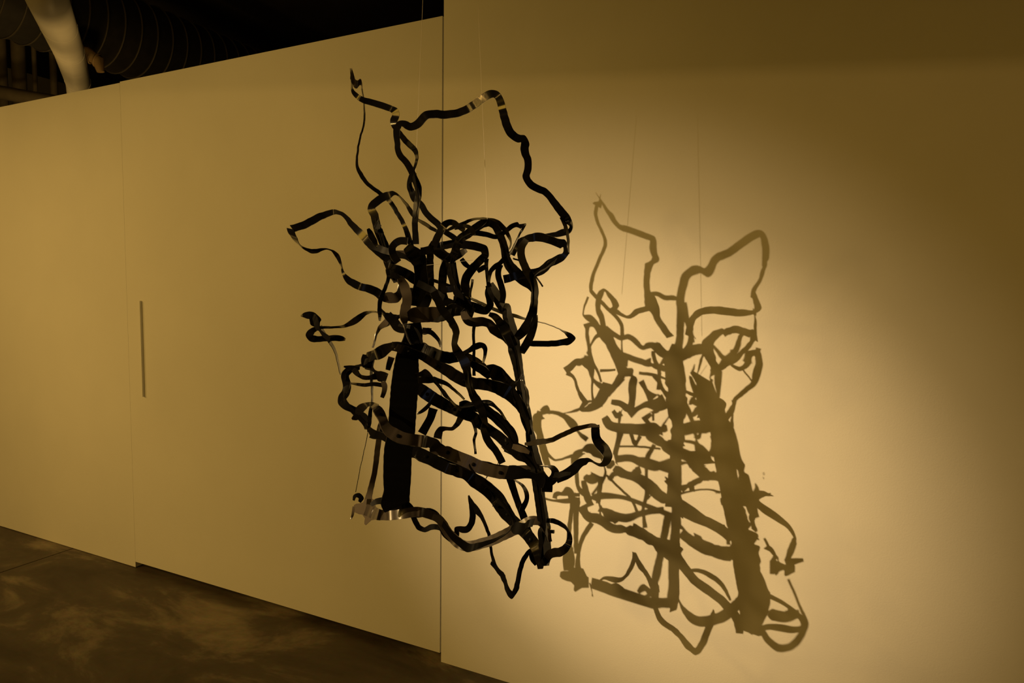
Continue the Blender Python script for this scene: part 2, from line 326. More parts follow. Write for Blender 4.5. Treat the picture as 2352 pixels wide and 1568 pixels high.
# ------------------------------------------------------------------ the hanging sculpture
# every strip: centre line (mm) and full width vector (0.1 mm) at each section, world axes
DATA = {
'A': (-1048,1503,1668,124,49,47,-2,-2,8,5,5,2,-2,-2,8,5,4,2,-2,-2,8,0,1,1,-1,-2,8,-5,-3,-1,-2,-2,8,-8,-5,0,-2,-2,8,-8,-5,-1,-4,-1,8,-6,-4,0,-5,1,8,-3,-3,1,-6,3,8,-2,-1,2,-8,3,8,-2,1,3,-9,5,8,-2,0,4,-9,4,8,-3,1,3,-8,5,9,-2,1,4,-9,4,8,-2,0,4,-8,3,8,-1,-2,4,-7,1,7,-1,-5,3,-7,-1,7,-2,-8,3,-5,-3,5,-2,-11,1,-5,-6,5,-1,-12,1,-4,-6,4,2,-10,-2,-3,-7,5,2,-7,-4,-4,-7,4,3,-5,-4,-3,-7,4,2,-2,-4,-4,-6,5,5,2,-4,-3,-6,4,4,2,-5,-3,-6,6,6,4,-4,-2,-5,6,7,4,-3,-2,-5,6,7,4,-3,-1,-5,7,1,0,-8,-2,-5,7,-5,-5,-13,-1,-4,7,-9,-7,-15,0,-3,7,-8,-6,-13,1,-2,8,-6,-5,-8,2,-2,8,-5,-4,-5,2,-2,8,-3,-4,-4,3,-1,8,-2,-2,-3,2,-1,7,-1,-1,-1,2,-2,8,0,-1,-1,3,0,8,-2,-1,-2,3,-1,8,-1,-2,-1,3,-1,7,-1,-1,-1,3,-1,8,0,-2,-1,3,1,7,2,-2,-1,3,0,8,2,-3,0,1,2,8,3,-2,0,0,2,9,3,-3,0,-2,4,9,2,-3,1,-3,4,9,1,-2,1,-3,4,10,-1,-2,0,-4,4,9,-3,-2,0,-3,3,10,-3,-1,1,-2,2,9,-2,0,0,-2,1,8,-1,2,1,-1,0,9,-2,2,0,0,-2,8,-1,2,1,0,-2,7,-1,2,1,0,-2,7,-1,1,0),
'A2': (-1170,1445,2090,168,-196,-97,2,-3,9,-6,21,81,-1,-5,6,-12,32,115,-4,-7,-8,-21,30,58,-4,-6,2,-21,33,18,-1,-4,8,-25,39,46,0,-5,7,-29,33,36,0,-5,7,-21,24,12),
'A3': (-1178,1409,2122,-199,210,320,5,-5,-10,3,-3,-15,6,-6,-11,8,-11,-60,5,-5,-10,13,-19,-133,5,-5,-10,14,-26,-64,4,-4,-9,13,-31,-7,5,-2,-9,3,-48,-41,6,0,-7,14,-47,-45,6,2,-6,35,-36,-39,6,2,-5,36,-31,-33,7,3,-4,32,-24,-24,7,2,-3,25,-16,-18,8,3,-2,14,-11,-11,9,1,-3,7,-5,-6,9,0,-3,0,-1,-2,11,-2,-4,-2,2,-1,11,-2,-4,-4,2,0,11,-1,-4,-11,8,5,10,-1,-4,-11,15,6,8,2,-3,-18,19,11,7,3,-3,-49,8,22,6,3,-4,-78,-7,28,3,0,-7,-43,7,75,0,-1,-8,-4,22,82,-2,-3,-8,-12,7,2,0,-2,-8,8,14,-30,2,0,-8,33,26,-44,3,2,-6,20,22,-14,4,3,-6,3,18,-2,3,4,-5,-17,10,0,2,5,-6,-15,12,-2,2,6,-5,-12,15,-4,1,7,-5,-10,14,-2,2,7,-4,-4,10,-4,1,8,-4,0,4,0,2,8,-4,1,-5,7,1,8,-4,2,-12,12,1,6,-6,13,-9,21,0,3,-7,25,-1,29,0,2,-8,18,-1,16,-2,0,-8,12,-1,3,-1,-2,-8,5,-1,3,-2,-2,-8,1,0,4,-2,-3,-8,-4,-4,3,-1,-3,-7,-7,-6,2,-2,-4,-8,-10,-10,-2,0,-4,-9,-9,-13,-10,0,-2,-8,-9,-13,-17,0,0,-8,-9,-14,-18,2,0,-8,-11,-12,-19,3,2,-7,-8,-8,-18,3,0,-8,5,3,-14,2,1,-8,19,11,-11,4,1,-7,19,12,-15,7,3,-4,14,5,-26,5,3,-5,-12,-7,7,5,2,-6,-16,-11,16,4,1,-7,0,-6,1,3,2,-7,5,-2,-5,5,2,-7,4,-1,-6,4,3,-5,6,2,-10,5,3,-6,4,3,-9,5,4,-5,0,2,-3,5,4,-5,-5,1,3,5,3,-5,-3,4,3,5,2,-7,-1,7,4,5,3,-6,2,10,3,5,4,-5,7,13,0,5,4,-5,6,13,-2,5,5,-4,0,9,-1,5,5,-4,-1,6,-3,5,5,-5,-3,3,-6,5,4,-4,-3,1,-6),
'B': (-957,1390,1665,221,-33,-4,1,-1,9,-6,-5,-1,1,-2,8,-6,-4,0,1,-2,9,-6,-2,0,1,-3,8,-6,0,2,1,-2,9,-2,3,-3,1,-2,9,-1,6,-6,1,0,8,-4,4,-8,1,0,9,-2,3,-5,0,1,9,1,3,-3,1,1,8,3,2,-1,0,1,9,3,0,-3,1,1,9,4,-2,-2,1,2,9,2,-2,1,1,1,8,1,-4,5,0,0,9,5,1,21,0,-1,9,7,1,26,-2,-2,8,-1,-2,12,-2,-3,8,-4,-6,4,-3,-2,7,-2,-4,4,-2,-3,8,-2,-5,5,-2,-3,8,-2,-5,3,-2,-4,7,-2,-6,4,-2,-5,7,-5,-5,5,-2,-5,6,-5,-5,4,-3,-6,6,-2,-2,-2,-3,-6,5,4,3,-7,-2,-5,6,4,3,-13,-1,-4,7,1,2,-25,0,-3,8,0,0,-27,1,-1,8,0,1,-6,0,-2,8,3,1,-3,1,-3,8,13,2,-4,2,-3,7,11,-1,-12,4,-5,7,7,-6,-32,6,-4,6,-13,-17,-43,8,-2,6,-55,-33,-45,10,0,-1,-82,-38,-29,9,0,-4,-43,-8,-11,8,2,-4,28,34,-6,8,3,1,44,47,11,7,4,4,36,40,15,5,3,5,12,23,17,5,3,7,-2,11,7,4,3,6,-14,-1,-11,6,3,5,-29,-10,-16,7,5,2,-47,-20,-15,6,5,1,-33,-12,-5,7,5,1,-12,-3,0,7,5,-1,3,4,0,7,5,0,8,5,2,7,4,1,8,4,2,7,3,1,11,5,4,8,4,1,12,4,4,7,4,2,12,5,3,7,3,3,12,4,5,8,3,3,11,4,4,7,3,4,10,3,4,7,1,4,8,2,4,7,2,4,6,1,4,7,1,4,3,-1,1,7,1,5,3,0,0,7,1,4,-3,0,-2,8,1,4,-14,-4,-5,7,1,3,-21,-3,-14,8,2,2,-47,-8,-2,8,3,-1,-93,-22,25,6,1,-5,-71,-6,51,4,1,-7,-36,12,51,3,1,-8,-19,11,22,2,1,-8,-5,9,6,2,0,-8,-5,1,3,2,2,-8,-3,-3,-3,1,1,-7,-1,-3,-6,2,3,-8,-1,-3,-6,1,2,-7,1,-3,-9,2,3,-7,5,-1,-13,2,4,-7,11,-1,-19,2,5,-6,16,-5,-25,4,6,-5,31,-3,-28,4,7,-4,57,4,-33,5,8,-2,26,-7,-15,6,8,1,-29,-25,16,3,4,-6,-69,-28,93,0,3,-7,-38,-10,54,-2,1,-8,4,8,-5,0,3,-8,6,7,-5,1,3,-7,5,4,-2,2,5,-7,6,4,0,0,4,-8,2,3,11,-1,3,-8,-2,2,26,-2,3,-8,-4,2,16,-3,2,-7,-5,5,-9,-3,1,-8,-2,7,-24,1,4,-8,11,15,-41,3,6,-7,17,18,-46,3,6,-5,16,17,-30,5,7,-4,17,12,-14,5,8,-3,13,3,-6,6,8,-3,6,-7,-3,5,8,-2,-2,-10,6,5,6,-5,-11,-12,16,5,5,-6,-18,-11,23,4,4,-6,-10,-5,7,4,4,-7,-7,0,-2,5,4,-7,-8,3,-4,4,4,-7,-9,11,-6,4,5,-6,-9,23,-5,4,6,-7,-9,32,-5,4,7,-6,-7,40,8,3,9,-5,-2,41,23,2,10,-6,8,36,48,0,12,-7,14,20,39,-3,12,-8,14,1,37,-9,13,-7,10,-14,61,-13,10,-2,27,-12,82,-13,8,-1,10,-25,16,-12,6,-2,14,-16,-14,-12,5,-2,13,-7,-26,-11,3,0,12,3,-19,-11,0,-1,6,4,-15,-10,-1,-1,2,2,-9,-9,-3,0,0,-3,0,-9,-3,-1,-1,-8,5,-9,-5,-2,-3,-11,9,-8,-5,-2,-3,-13,7,-8,-5,-2,-5,-10,5,-7,-5,-3,-20,-13,11,-7,-6,-5,-34,-13,11,-6,-5,-6,-30,-10,-25,-5,-4,-7,-18,-2,-30,-3,-3,-9,0,9,-24,-3,-2,-9,7,12,-15,-3,-2,-9,14,13,-8),
'C': (-729,1549,1680,100,1,-144,6,2,4,-18,5,-26,8,2,3,-28,5,-22,8,2,1,-29,7,-16,7,3,2,-27,9,-13,8,3,0,-26,9,-6,8,3,-1,-22,7,8,7,2,-2,-18,3,16,8,2,-3,-12,-1,13,7,2,-2,-2,-3,2,8,2,-3,4,-6,-4,7,3,-3,-2,-12,0,7,4,-2,-15,-21,-18,7,4,-2,-25,-25,-5,5,4,-6,-32,-10,208,2,2,-7,-17,-2,216,0,0,-8,36,-9,-129,-4,-2,-7,17,-10,4,-6,-3,-5,7,-10,69,-6,-3,-4,14,-7,24,-6,-4,-4,14,0,2,-7,-3,-4,2,-2,-3,-7,-3,-3,-12,-4,-12,-6,-3,-5,-13,0,-7,-5,-1,-6,-12,2,4,-6,-1,-5,2,10,10,-7,-1,-5,21,19,17,-8,-2,-3,22,17,14,-8,-2,-2,13,11,6,-7,-3,-1,9,9,2,-7,-4,-2,4,4,2,-7,-5,-2,0,2,0,-7,-5,-1,-1,-1,-2,-7,-4,-2,-1,-4,-5,-7,-4,-1,0,-7,-5,-7,-4,-2,2,-10,-1,-6,-4,-3,3,-11,1,-7,-3,-2,9,-10,4,-8,-4,-2,13,-6,6),
'C2': (-684,1468,1677,-21,-232,65,-3,-3,-7,-18,-3,0,-3,-4,-6,-17,-3,-7,-2,-3,-8,-12,-3,-25,0,-2,-7,-8,-3,-29,0,0,-8,-1,-1,-28,1,1,-8,1,0,-23,1,3,-7,3,2,-14,1,4,-7,4,3,-9,2,4,-7,-1,3,-9,1,4,-7,-5,2,-10,3,4,-7,-6,2,-8,2,4,-7,-4,2,-3,3,5,-7,-2,-1,2,2,4,-6,1,-2,10,1,6,-7,2,-3,21,0,5,-8,0,-3,23,-1,6,-8,-4,-3,26,-2,6,-8,-2,-1,18,-3,5,-8,4,1,6,-3,5,-8,3,2,3,-2,5,-8,-5,3,7,-3,4,-8,-11,6,9,-3,4,-9,-18,11,12,-2,2,-8,-23,17,14,-3,1,-8,-24,24,16,-3,1,-8,-23,29,19,-3,0,-8,-16,26,19,-3,-1,-7,-3,16,17,-5,-1,-7,13,5,18,-5,-1,-7,22,-9,13,-4,-2,-7,24,-22,8,-5,-3,-6,30,-26,1,-5,-2,-6,37,-21,-12,-5,-3,-6,40,-13,-20),
'C3': (-694,1551,1489,-35,-196,13,0,-1,-9,-32,1,8,-1,-1,-9,-29,6,7,-1,-1,-9,-18,12,11,-1,-2,-8,-9,16,11,-2,-2,-9,-10,15,13,-2,-2,-8,-12,18,13,-2,-4,-8,-10,18,11,-3,-4,-8,-3,11,10,-3,-3,-8,7,-6,7,-3,-4,-7,12,-27,-9,-3,-2,-8,32,-30,-22,-2,-2,-9,68,-10,-32),
'B2': (-635,1576,1741,-63,-118,-50,4,1,-9,12,-2,5,3,2,-9,12,-4,5,3,2,-8,8,-4,5,2,2,-9,6,-3,6,1,2,-9,6,-1,7,1,2,-9,4,-1,5,1,0,-9,0,-3,4,0,0,-9,9,2,2,1,-1,-10,11,2,1,1,0,-9,6,1,0),
'E1': (-1070,1431,1630,94,141,194,-6,-3,5,-3,-1,3,-5,-4,5,-4,0,2,-5,-3,5,-3,-1,-1,-6,-4,5,-2,-2,-4,-5,-3,5,1,-2,-6,-7,-2,6,6,-2,-7,-7,-1,5,9,-5,-8,-7,0,6,9,-9,-8,-8,0,6,8,-13,-7,-6,0,7,8,-14,-6,-7,-1,6,7,-17,-7,-6,-1,6,6,-18,-7,-6,-1,6,6,-18,-8,-7,-2,6,5,-20,-9,-5,-2,6,8,-19,-11,-6,-2,6,7,-17,-13,-5,-3,6,2,-16,-12,-4,-2,7,-5,-12,-12,-5,-2,6,-16,-4,-9,-6,-2,6,-26,8,3,-7,-2,5,-36,18,13,-9,-2,3,-44,19,23,-8,-3,2,-45,15,28,-7,-4,-1,-34,9,18,-5,-6,-3,-23,3,9,-5,-6,-3,-17,-2,5,-4,-7,-4,-14,-3,6,-3,-8,-3,-12,-3,7,-3,-7,-4,-10,-3,4,-3,-7,-5,-10,1,2,-3,-8,-5,-7,2,0,-2,-8,-4,-2,4,2,-2,-8,-5,5,5,3,-3,-7,-4,9,2,1,-3,-8,-3,20,2,-2,-4,-7,-3,15,-6,-4,-4,-6,-3,-13,-23,-6,-5,-5,-2,-27,-30,-5),
'E1b': (-1273,1282,1704,-191,-51,41,1,2,-8,-29,5,37,-1,5,-7,-11,15,4,-2,8,-6,4,23,-7,-4,9,-7,18,25,-5,-3,10,-6,36,23,-14,-1,9,-5,51,12,-28,1,8,-5,52,-6,-50,3,7,-4,21,-33,-31,5,6,-3,29,-33,-33,6,5,-3,38,-25,-28,7,4,0,33,-12,-6,7,5,1,24,-5,11,6,5,3,0,-2,27,6,5,2,-13,4,30,6,6,1,-19,14,25,6,6,-2,-35,21,1,5,5,-3,-45,19,-23,5,4,-6,-56,14,-10,4,3,-6,-43,13,0,4,2,-8,-9,20,18,3,1,-8,9,16,18,3,1,-8,25,9,13,3,0,-8,24,-8,4,2,0,-9,4,-36,-10,4,0,-8,7,-50,-21,5,0,-7,16,-51,-38,7,0,-7,21,-47,-41,8,0,-6,24,-28,-28,9,1,-4,16,-5,-22,8,1,-4,-2,18,-15,8,3,-4,-11,34,-9,7,3,-3,-18,41,-5,7,5,-2,-17,34,-2,6,5,-1,-12,20,0,6,7,-2,-5,4,4,5,6,-3,-7,-10,4,5,7,-3,-4,-12,10,5,6,-4,4,-4,17,6,4,-4,3,2,21),
'K': (-679,1465,1168,52,-111,-30,5,6,-1,13,-9,-22,6,8,0,13,-11,-21,4,9,1,14,-8,-23,4,10,0,6,-6,-11,4,10,-1,-8,-3,7,5,10,0,-9,6,8,5,9,-1,-2,14,4,5,8,1,0,18,1,6,7,1,4,16,0,5,7,3,3,11,0,5,6,3,2,5,0,5,8,3,1,2,1,5,8,2,0,0,-1,5,8,3,-3,0,-2,5,8,2,-4,0,-2,5,8,3,-5,3,-4,5,7,2,-5,2,-4,6,7,2,-7,0,3,6,7,1,-6,-3,8,7,5,2,-5,-11,7,8,3,2,-9,-22,1,8,1,2,10,-21,5,9,0,1,52,-6,15,9,0,1,67,2,19),
'Kb': (-548,1625,1200,-224,28,-49,-3,7,-10,-7,-22,-9,-2,8,-10,1,-31,-7,-2,8,-11,14,-42,-5,0,5,-9,22,-52,-15,3,2,-8,25,-54,-20,6,-2,-6,22,-46,-26,8,-5,-5,9,-27,-11,9,-9,-3,-9,-3,7,9,-12,-3,-18,27,23,8,-12,-4,-25,45,47,7,-12,-4,-16,57,60,2,-12,-5,17,67,67,-1,-11,-5,39,56,52,-3,-11,-3,66,40,-14,-5,-10,0,62,20,-36,-5,-9,4,20,-5,-27,-5,-8,5,3,-7,-8,-4,-8,5,0,1,19,-6,-7,3,-28,-8,50,-5,-8,-2,-43,-19,56,-6,-6,-1,-29,-22,16,-5,-6,-3,-23,-25,7,-5,-4,-5,-24,-22,4,-4,-3,-6,-12,-15,4,-5,-4,-5,8,-2,11,-5,-4,-4,17,8,11,-5,-6,-4,12,7,9,-5,-6,-3,9,6,6,-5,-6,-2,8,4,-1,-6,-6,-3,6,2,-11,-5,-4,-3,6,0,-12),
'base': (-1066,1345,985,69,-15,-61,6,3,5,13,-4,-31,6,3,4,4,-14,-28,7,4,2,-30,-35,-21,8,4,0,-45,-38,-15,6,2,-5,-46,-25,-4,6,3,-5,-17,5,-8,6,2,-4,26,45,-17,7,4,-2,24,49,-23,8,3,1,23,41,-27,7,4,1,10,23,-16,7,4,3,-22,1,0,3,9,1,-45,-12,11,3,8,-5,-66,-14,47,1,8,-8,-66,-9,57,1,6,-9,-29,9,30,-1,5,-10,-2,25,7,-1,6,-10,5,25,-3,-2,8,-11,-6,14,-8,-2,9,-11,-1,2,-12,-3,12,-12,20,-14,-12,-4,13,-12,41,-30,-11,-1,16,-10,74,-33,2,-1,16,-8,93,-29,15,-2,17,-3,55,-30,8,-2,18,-2,13,-16,-1,-2,19,-5,-31,7,-13,-2,19,-7,-65,29,-17,-1,19,-9,-80,44,2,-3,17,-11,-68,47,2,-5,16,-15,-40,42,-3,-3,15,-14,-11,24,-7,-2,15,-12,18,5,-9,-1,15,-12,47,-6,0,2,12,-10,66,-12,3,4,10,-3,85,-5,23,3,3,9,64,1,65,4,-4,11,32,5,37,5,-7,14,2,7,-27,6,-10,13,-33,1,-84,15,-8,6,-101,-31,-60,13,-4,2,-26,-4,-23,12,-2,3,62,26,10,10,-2,7,57,8,45,7,-2,10,42,-4,64,6,-2,10,32,-11,49,3,-2,10,19,-15,34,3,-3,11,8,-15,26,2,-4,11,0,-13,24,1,-4,11,-8,-15,18,0,-4,10,-13,-17,10,0,-4,11,-19,-21,2,-1,-4,9,-22,-21,-3,-2,-2,10,-23,-22,-6,-1,-2,9,-26,-21,-8),
'spike': (-930,1623,954,-75,89,-45,4,0,-8,-17,-14,-12,4,2,-8,-16,-16,-12,4,1,-8,-14,-18,-12,5,2,-7,-12,-17,-13,5,1,-8,-18,-16,-17,5,0,-7,-9,-7,-11,6,1,-7,18,14,14,7,-1,-6,17,19,17,5,-1,-7,4,12,10,5,-1,-7,1,9,6,4,0,-8,-1,5,2,4,0,-8,-2,1,0,3,0,-8,0,0,3,4,1,-8,0,0,4,2,0,-9,1,0,4,2,1,-8,2,2,3,2,-1,-9,4,3,3,0,0,-9,4,3,1,2,0,-9,1,2,-1,1,0,-9,-1,1,-2,2,0,-9,-2,0,-5,3,0,-8,-6,-2,-7,3,-1,-8,-8,-3,-9,4,-2,-8,-7,-3,-11,6,-3,-6,1,0,-14,7,-3,-5,3,0,-16,8,-4,-3,-5,-4,-8,10,-4,-3,-12,-7,-1,7,-6,-5,-1,-2,16,6,-6,-5,6,2,18,7,-5,-4,13,1,11,6,-6,-5,1,-10,3,6,-6,-5,-15,-24,-3,6,-4,-5,19,-13,-22,6,-4,-5,53,-3,-47,8,-3,-2,84,14,-25,6,0,9,66,13,67,5,-1,9,47,6,59,4,0,9,19,-6,29,2,-2,10,-2,-12,11,3,-1,10,-6,-11,5,2,-1,9,0,-3,6,2,-1,10,1,-2,1,2,-1,9,0,0,-1,2,0,9,-1,-1,-4,3,0,9,-2,2,-8,2,0,9,-4,3,-10,3,1,8,-5,8,-11,3,2,7,-1,16,-9,4,3,7,-21,12,-17,3,4,7,-52,-2,-34,3,5,4,-89,-21,-30,2,3,-9,-70,-14,30,2,3,-9,-34,-7,13,2,3,-9,6,3,-14,4,3,-7,10,2,-6,5,3,-7,12,4,-3),
'P': (-1175,1529,1162,7,-145,32,0,-1,-9,-75,-5,2,0,-1,-10,-51,4,0,-1,-1,-9,-2,9,0,0,-1,-10,21,3,1,-1,-1,-9,12,-6,4,-1,-1,-9,5,-6,2,0,-2,-10,0,-2,1,-1,-1,-9,0,0,0,-1,-1,-9,-1,1,0,0,-1,-10,0,-1,-1,-1,-1,-9,1,-1,1,0,-1,-9,4,0,2,-1,-1,-10,4,-1,3,-1,-1,-9,4,0,3,-1,-1,-10,3,0,4,-1,-1,-9,0,0,3,-2,-1,-10,-2,2,2,-2,-1,-9,-5,2,2,-3,0,-10,-7,3,1,-2,0,-9,-11,6,0,-3,-1,-10,-13,10,-4,-1,-1,-9,-19,14,-6,-2,-2,-10,-27,12,-6,-1,-1,-9,-33,2,-1,-1,-1,-9,-31,-6,1),
'Q': (-1162,1442,928,-72,-62,-306,19,-9,3,-21,-11,-15,19,-12,4,-10,-7,-5,20,-14,3,8,-2,11,69,-76,32,44,6,33,8,3,-2,51,-1,22,7,4,0,40,-12,23,7,3,-1,31,-12,19,7,4,0,21,-6,10,9,1,2,12,-2,5,11,-2,3,6,2,1,10,0,3,4,3,-1,8,2,2,2,4,-3,7,4,1,-2,4,-5,5,5,1,-6,0,-3,5,7,0,-9,-3,-4,5,6,0,-12,-6,-1,5,8,-1,-12,-11,4,6,4,-1,-15,-15,9,3,11,-4,-15,-16,11,4,7,-4,-12,-14,12,5,7,-4,-7,-12,12,5,6,-4,-10,-12,15,5,6,-4,-16,-13,18,5,5,-5,-21,-11,21,5,4,-6,-22,-9,18,4,2,-6,-24,-5,15,4,3,-7,-18,0,7,4,1,-8,-10,4,-4,4,1,-6,-5,7,-11,5,1,-7,-6,9,-14,6,2,-5,-7,14,-17,6,1,-6,-8,20,-24,6,0,-5,-10,22,-34,7,0,-4,6,21,-32,7,1,-4,35,20,-23,9,0,-2,46,12,-12,8,1,-1,47,9,-1,9,1,1,41,10,3,9,1,2,29,10,2,9,0,3,16,6,4,8,1,3,11,3,4,8,1,4,9,2,5,8,2,3,9,2,4,8,1,3,7,2,3,8,2,3,6,2,3,7,2,4,5,1,3,7,3,3,5,2,3,7,3,4,4,2,2,6,3,4,2,3,1,7,3,3,1,7,-2,6,3,4,0,8,-5,6,4,3,0,7,-5,6,3,4,2,2,-1,7,3,3,6,-6,9,6,4,4,8,-10,13,6,2,4,4,-14,13,7,3,5,-2,-16,6,6,2,5,-6,-16,1,6,3,4,-16,-21,2,7,2,3,-32,-30,3,8,3,1,-44,-38,7,7,3,-1,-41,-36,30,7,2,-3,-36,-32,55,5,3,-6,-17,-22,47,4,2,-6,4,-7,35,3,2,-8,3,-5,26,3,2,-7,-1,-5,14,3,2,-8,2,-3,11,1,2,-9,11,3,12,2,2,-8,15,4,11),
'S5': (-801,1396,1690,-4,-2,-139,7,4,0,-7,9,4,7,4,0,-9,10,4,6,6,-1,-10,9,5,6,6,-1,-14,5,7,6,7,-1,-9,7,6,5,8,-2,-3,8,4,5,7,-2,14,14,5,6,6,0,26,19,7,5,7,4,21,14,10,5,6,5,15,8,8,5,5,6,5,1,4,4,6,5,1,-3,-2,5,5,6,1,-9,-11,6,4,4,-26,-30,-18,7,5,2,-23,-35,-19,6,4,-4,67,10,-7),
'S3': (-711,1485,1711,103,-45,-97,7,6,3,-14,-21,35,4,5,3,-81,-53,30,-5,1,-7,4,-5,36,-5,0,-8,3,-2,11,-5,0,-7,8,1,-9,-3,-2,-8,4,1,-2,-4,-1,-8,3,0,-1,-3,-2,-8,1,0,0,-4,-1,-8,0,1,2,-4,0,-8,-2,0,2,-5,0,-7,-8,-1,6,-5,1,-8,-11,-3,7),
'post': (-948,1362,1466,-228,-386,-44,2,0,-8,-8,-2,26,1,1,-7,-7,-1,26,1,-1,-8,-8,-2,25,0,0,-8,-10,-3,20,-1,-1,-8,-11,-4,19,-2,-1,-8,-13,-5,15,-2,-1,-7,-13,-5,12,-2,-2,-8,-14,-6,9,-2,-1,-7,-14,-7,7,-2,-1,-8,-15,-7,3,-1,-1,-8,-16,-8,0,-1,-1,-8,-18,-9,-7,0,0,-8,-18,-9,-10,-1,-1,-7,-18,-10,-10,0,0,-8,-16,-8,-7,-1,-1,-8,-14,-7,-2,0,0,-8,-12,-6,-1,0,-1,-8,-11,-6,1,-1,0,-8,-8,-3,0,0,-1,-8,-5,-2,1,-1,-1,-8,-1,-1,1,0,0,-8,2,1,1,-1,-1,-8,2,1,1,0,0,-8,2,2,1,-1,-1,-8,0,0,1,0,0,-8,0,0,0,0,-1,-8,0,0,-1,-1,0,-8,0,0,-1,0,-1,-8,0,0,0,0,0,-8,-1,0,2,-1,-1,-8,1,1,4,0,0,-8,0,1,7,0,-1,-8,2,2,10,0,0,-8,1,1,10,-1,-1,-8,-1,1,8,-1,0,-8,-2,0,7,-1,-1,-8,-4,-2,6,-1,-1,-8,-6,-2,5,-1,-1,-7,-6,-2,2,-1,-1,-8,-4,-2,-2,-1,-1,-8,-2,-2,-9,0,0,-8,-1,-1,-13,-1,-1,-8,0,-1,-14,0,0,-8,0,-1,-12,0,0,-8,0,0,-7,0,-1,-8,1,0,-7,0,0,-9,1,0,-4,0,0,-8,1,1,-3,0,-1,-8,2,1,0,0,0,-8,4,2,3,0,0,-8,7,5,13,0,-1,-8,11,7,21,0,0,-8,9,7,20,0,0,-8,4,3,5,-1,-1,-8,-6,-5,-20,-1,-1,-8,-30,-17,-34,-1,-1,-8,-25,-17,-56,1,0,-8,29,6,-102,3,2,-7,74,25,-134),
'rod': (-809,1511,1567,209,-600,-61,4,1,-7,-18,-7,-12,4,1,-7,-18,-6,-13,4,1,-7,-15,-4,-9,4,2,-7,-11,-3,-3,5,2,-6,-8,-3,2,5,1,-6,5,1,-1,3,1,-8,31,12,-10,3,1,-7,48,18,-15,4,1,-7,35,14,-10,7,4,1,-50,-23,24,2,0,-8,-30,-12,38,1,0,-8,-15,-5,28,2,0,-8,-16,-5,21,3,1,-7,-10,-3,9,2,0,-8,-5,-1,-1,3,0,-8,-5,0,0,2,1,-7,-8,-2,4,2,0,-8,-9,-2,4,2,0,-8,-9,-1,6,2,0,-8,-10,-2,7,1,0,-8,-9,-2,7,1,0,-8,-7,-1,3,1,0,-8,-4,-1,1,1,-1,-8,1,0,1,2,1,-8,8,2,1,2,0,-7,12,2,0,2,0,-8,12,3,3,2,0,-8,13,3,7,2,0,-8,13,3,9,1,0,-8,10,3,8,2,0,-8,6,2,5,1,0,-8,3,0,4,2,0,-7,1,0,3,1,0,-8,0,1,3,2,0,-8,0,0,2,1,0,-8,0,0,2,2,0,-8,-2,0,3,2,0,-8,-1,0,3,1,0,-8,-1,0,4,2,0,-8,-3,1,3,2,0,-8,-4,-1,3,1,0,-7,-10,-1,0,1,0,-8,-16,-5,-2,2,0,-8,-15,-4,-3,1,0,-8,-9,-2,-1,2,0,-8,0,0,5,2,0,-8,7,2,8,2,0,-7,21,6,-2,2,1,-8,36,12,-16,2,0,-8,44,18,-21,1,0,-8,53,24,-29,0,0,4,41,18,-29,-2,0,8,0,-1,-6,0,0,5,-28,-14,16,2,0,-8,-47,-20,38,1,0,-8,-37,-16,30,2,0,-8,-31,-11,26,2,0,-8,-21,-6,17,1,0,-8,-3,0,6,2,0,-7,4,4,-1,2,0,-8,-2,0,-1,2,1,-8,-8,-2,-2,1,0,-8,-11,-3,-2,3,0,-8,-9,-1,0,2,0,-7,-10,-1,1,2,0,-8,-12,-1,2,2,1,-8,-16,-3,4,1,0,-8,-17,-3,6,2,-1,-8,-12,-2,6,1,0,-8,-1,1,5,0,0,-8,6,2,6,1,-1,-8,10,3,5,1,0,-8,10,3,4,1,0,-8,9,2,4,1,-1,-8,9,2,1,2,0,-7,7,3,2,1,0,-8,4,1,1,1,0,-8,0,0,2,2,0,-8,-3,0,3,1,0,-8,-3,0,2,2,0,-8,-3,0,1,1,0,-8,-4,0,0,2,0,-8,-4,0,1,1,0,-8,-3,0,5,2,0,-7,0,1,13,2,0,-8,3,3,17,3,1,-8,4,4,20,0,-1,-7,-1,3,23,-3,-2,-7,-7,0,17,0,-1,-8,-10,-3,-12,2,0,-8,-8,-3,-29,2,0,-8,-6,-2,-19,0,0,-8,-4,-1,-1,1,0,-8,-2,1,6,1,-1,-8,5,1,7,0,0,-8,10,3,6,1,-1,-8,17,4,7,1,0,-8,27,9,7,0,-1,-8,39,14,6,1,0,-8,39,17,7),
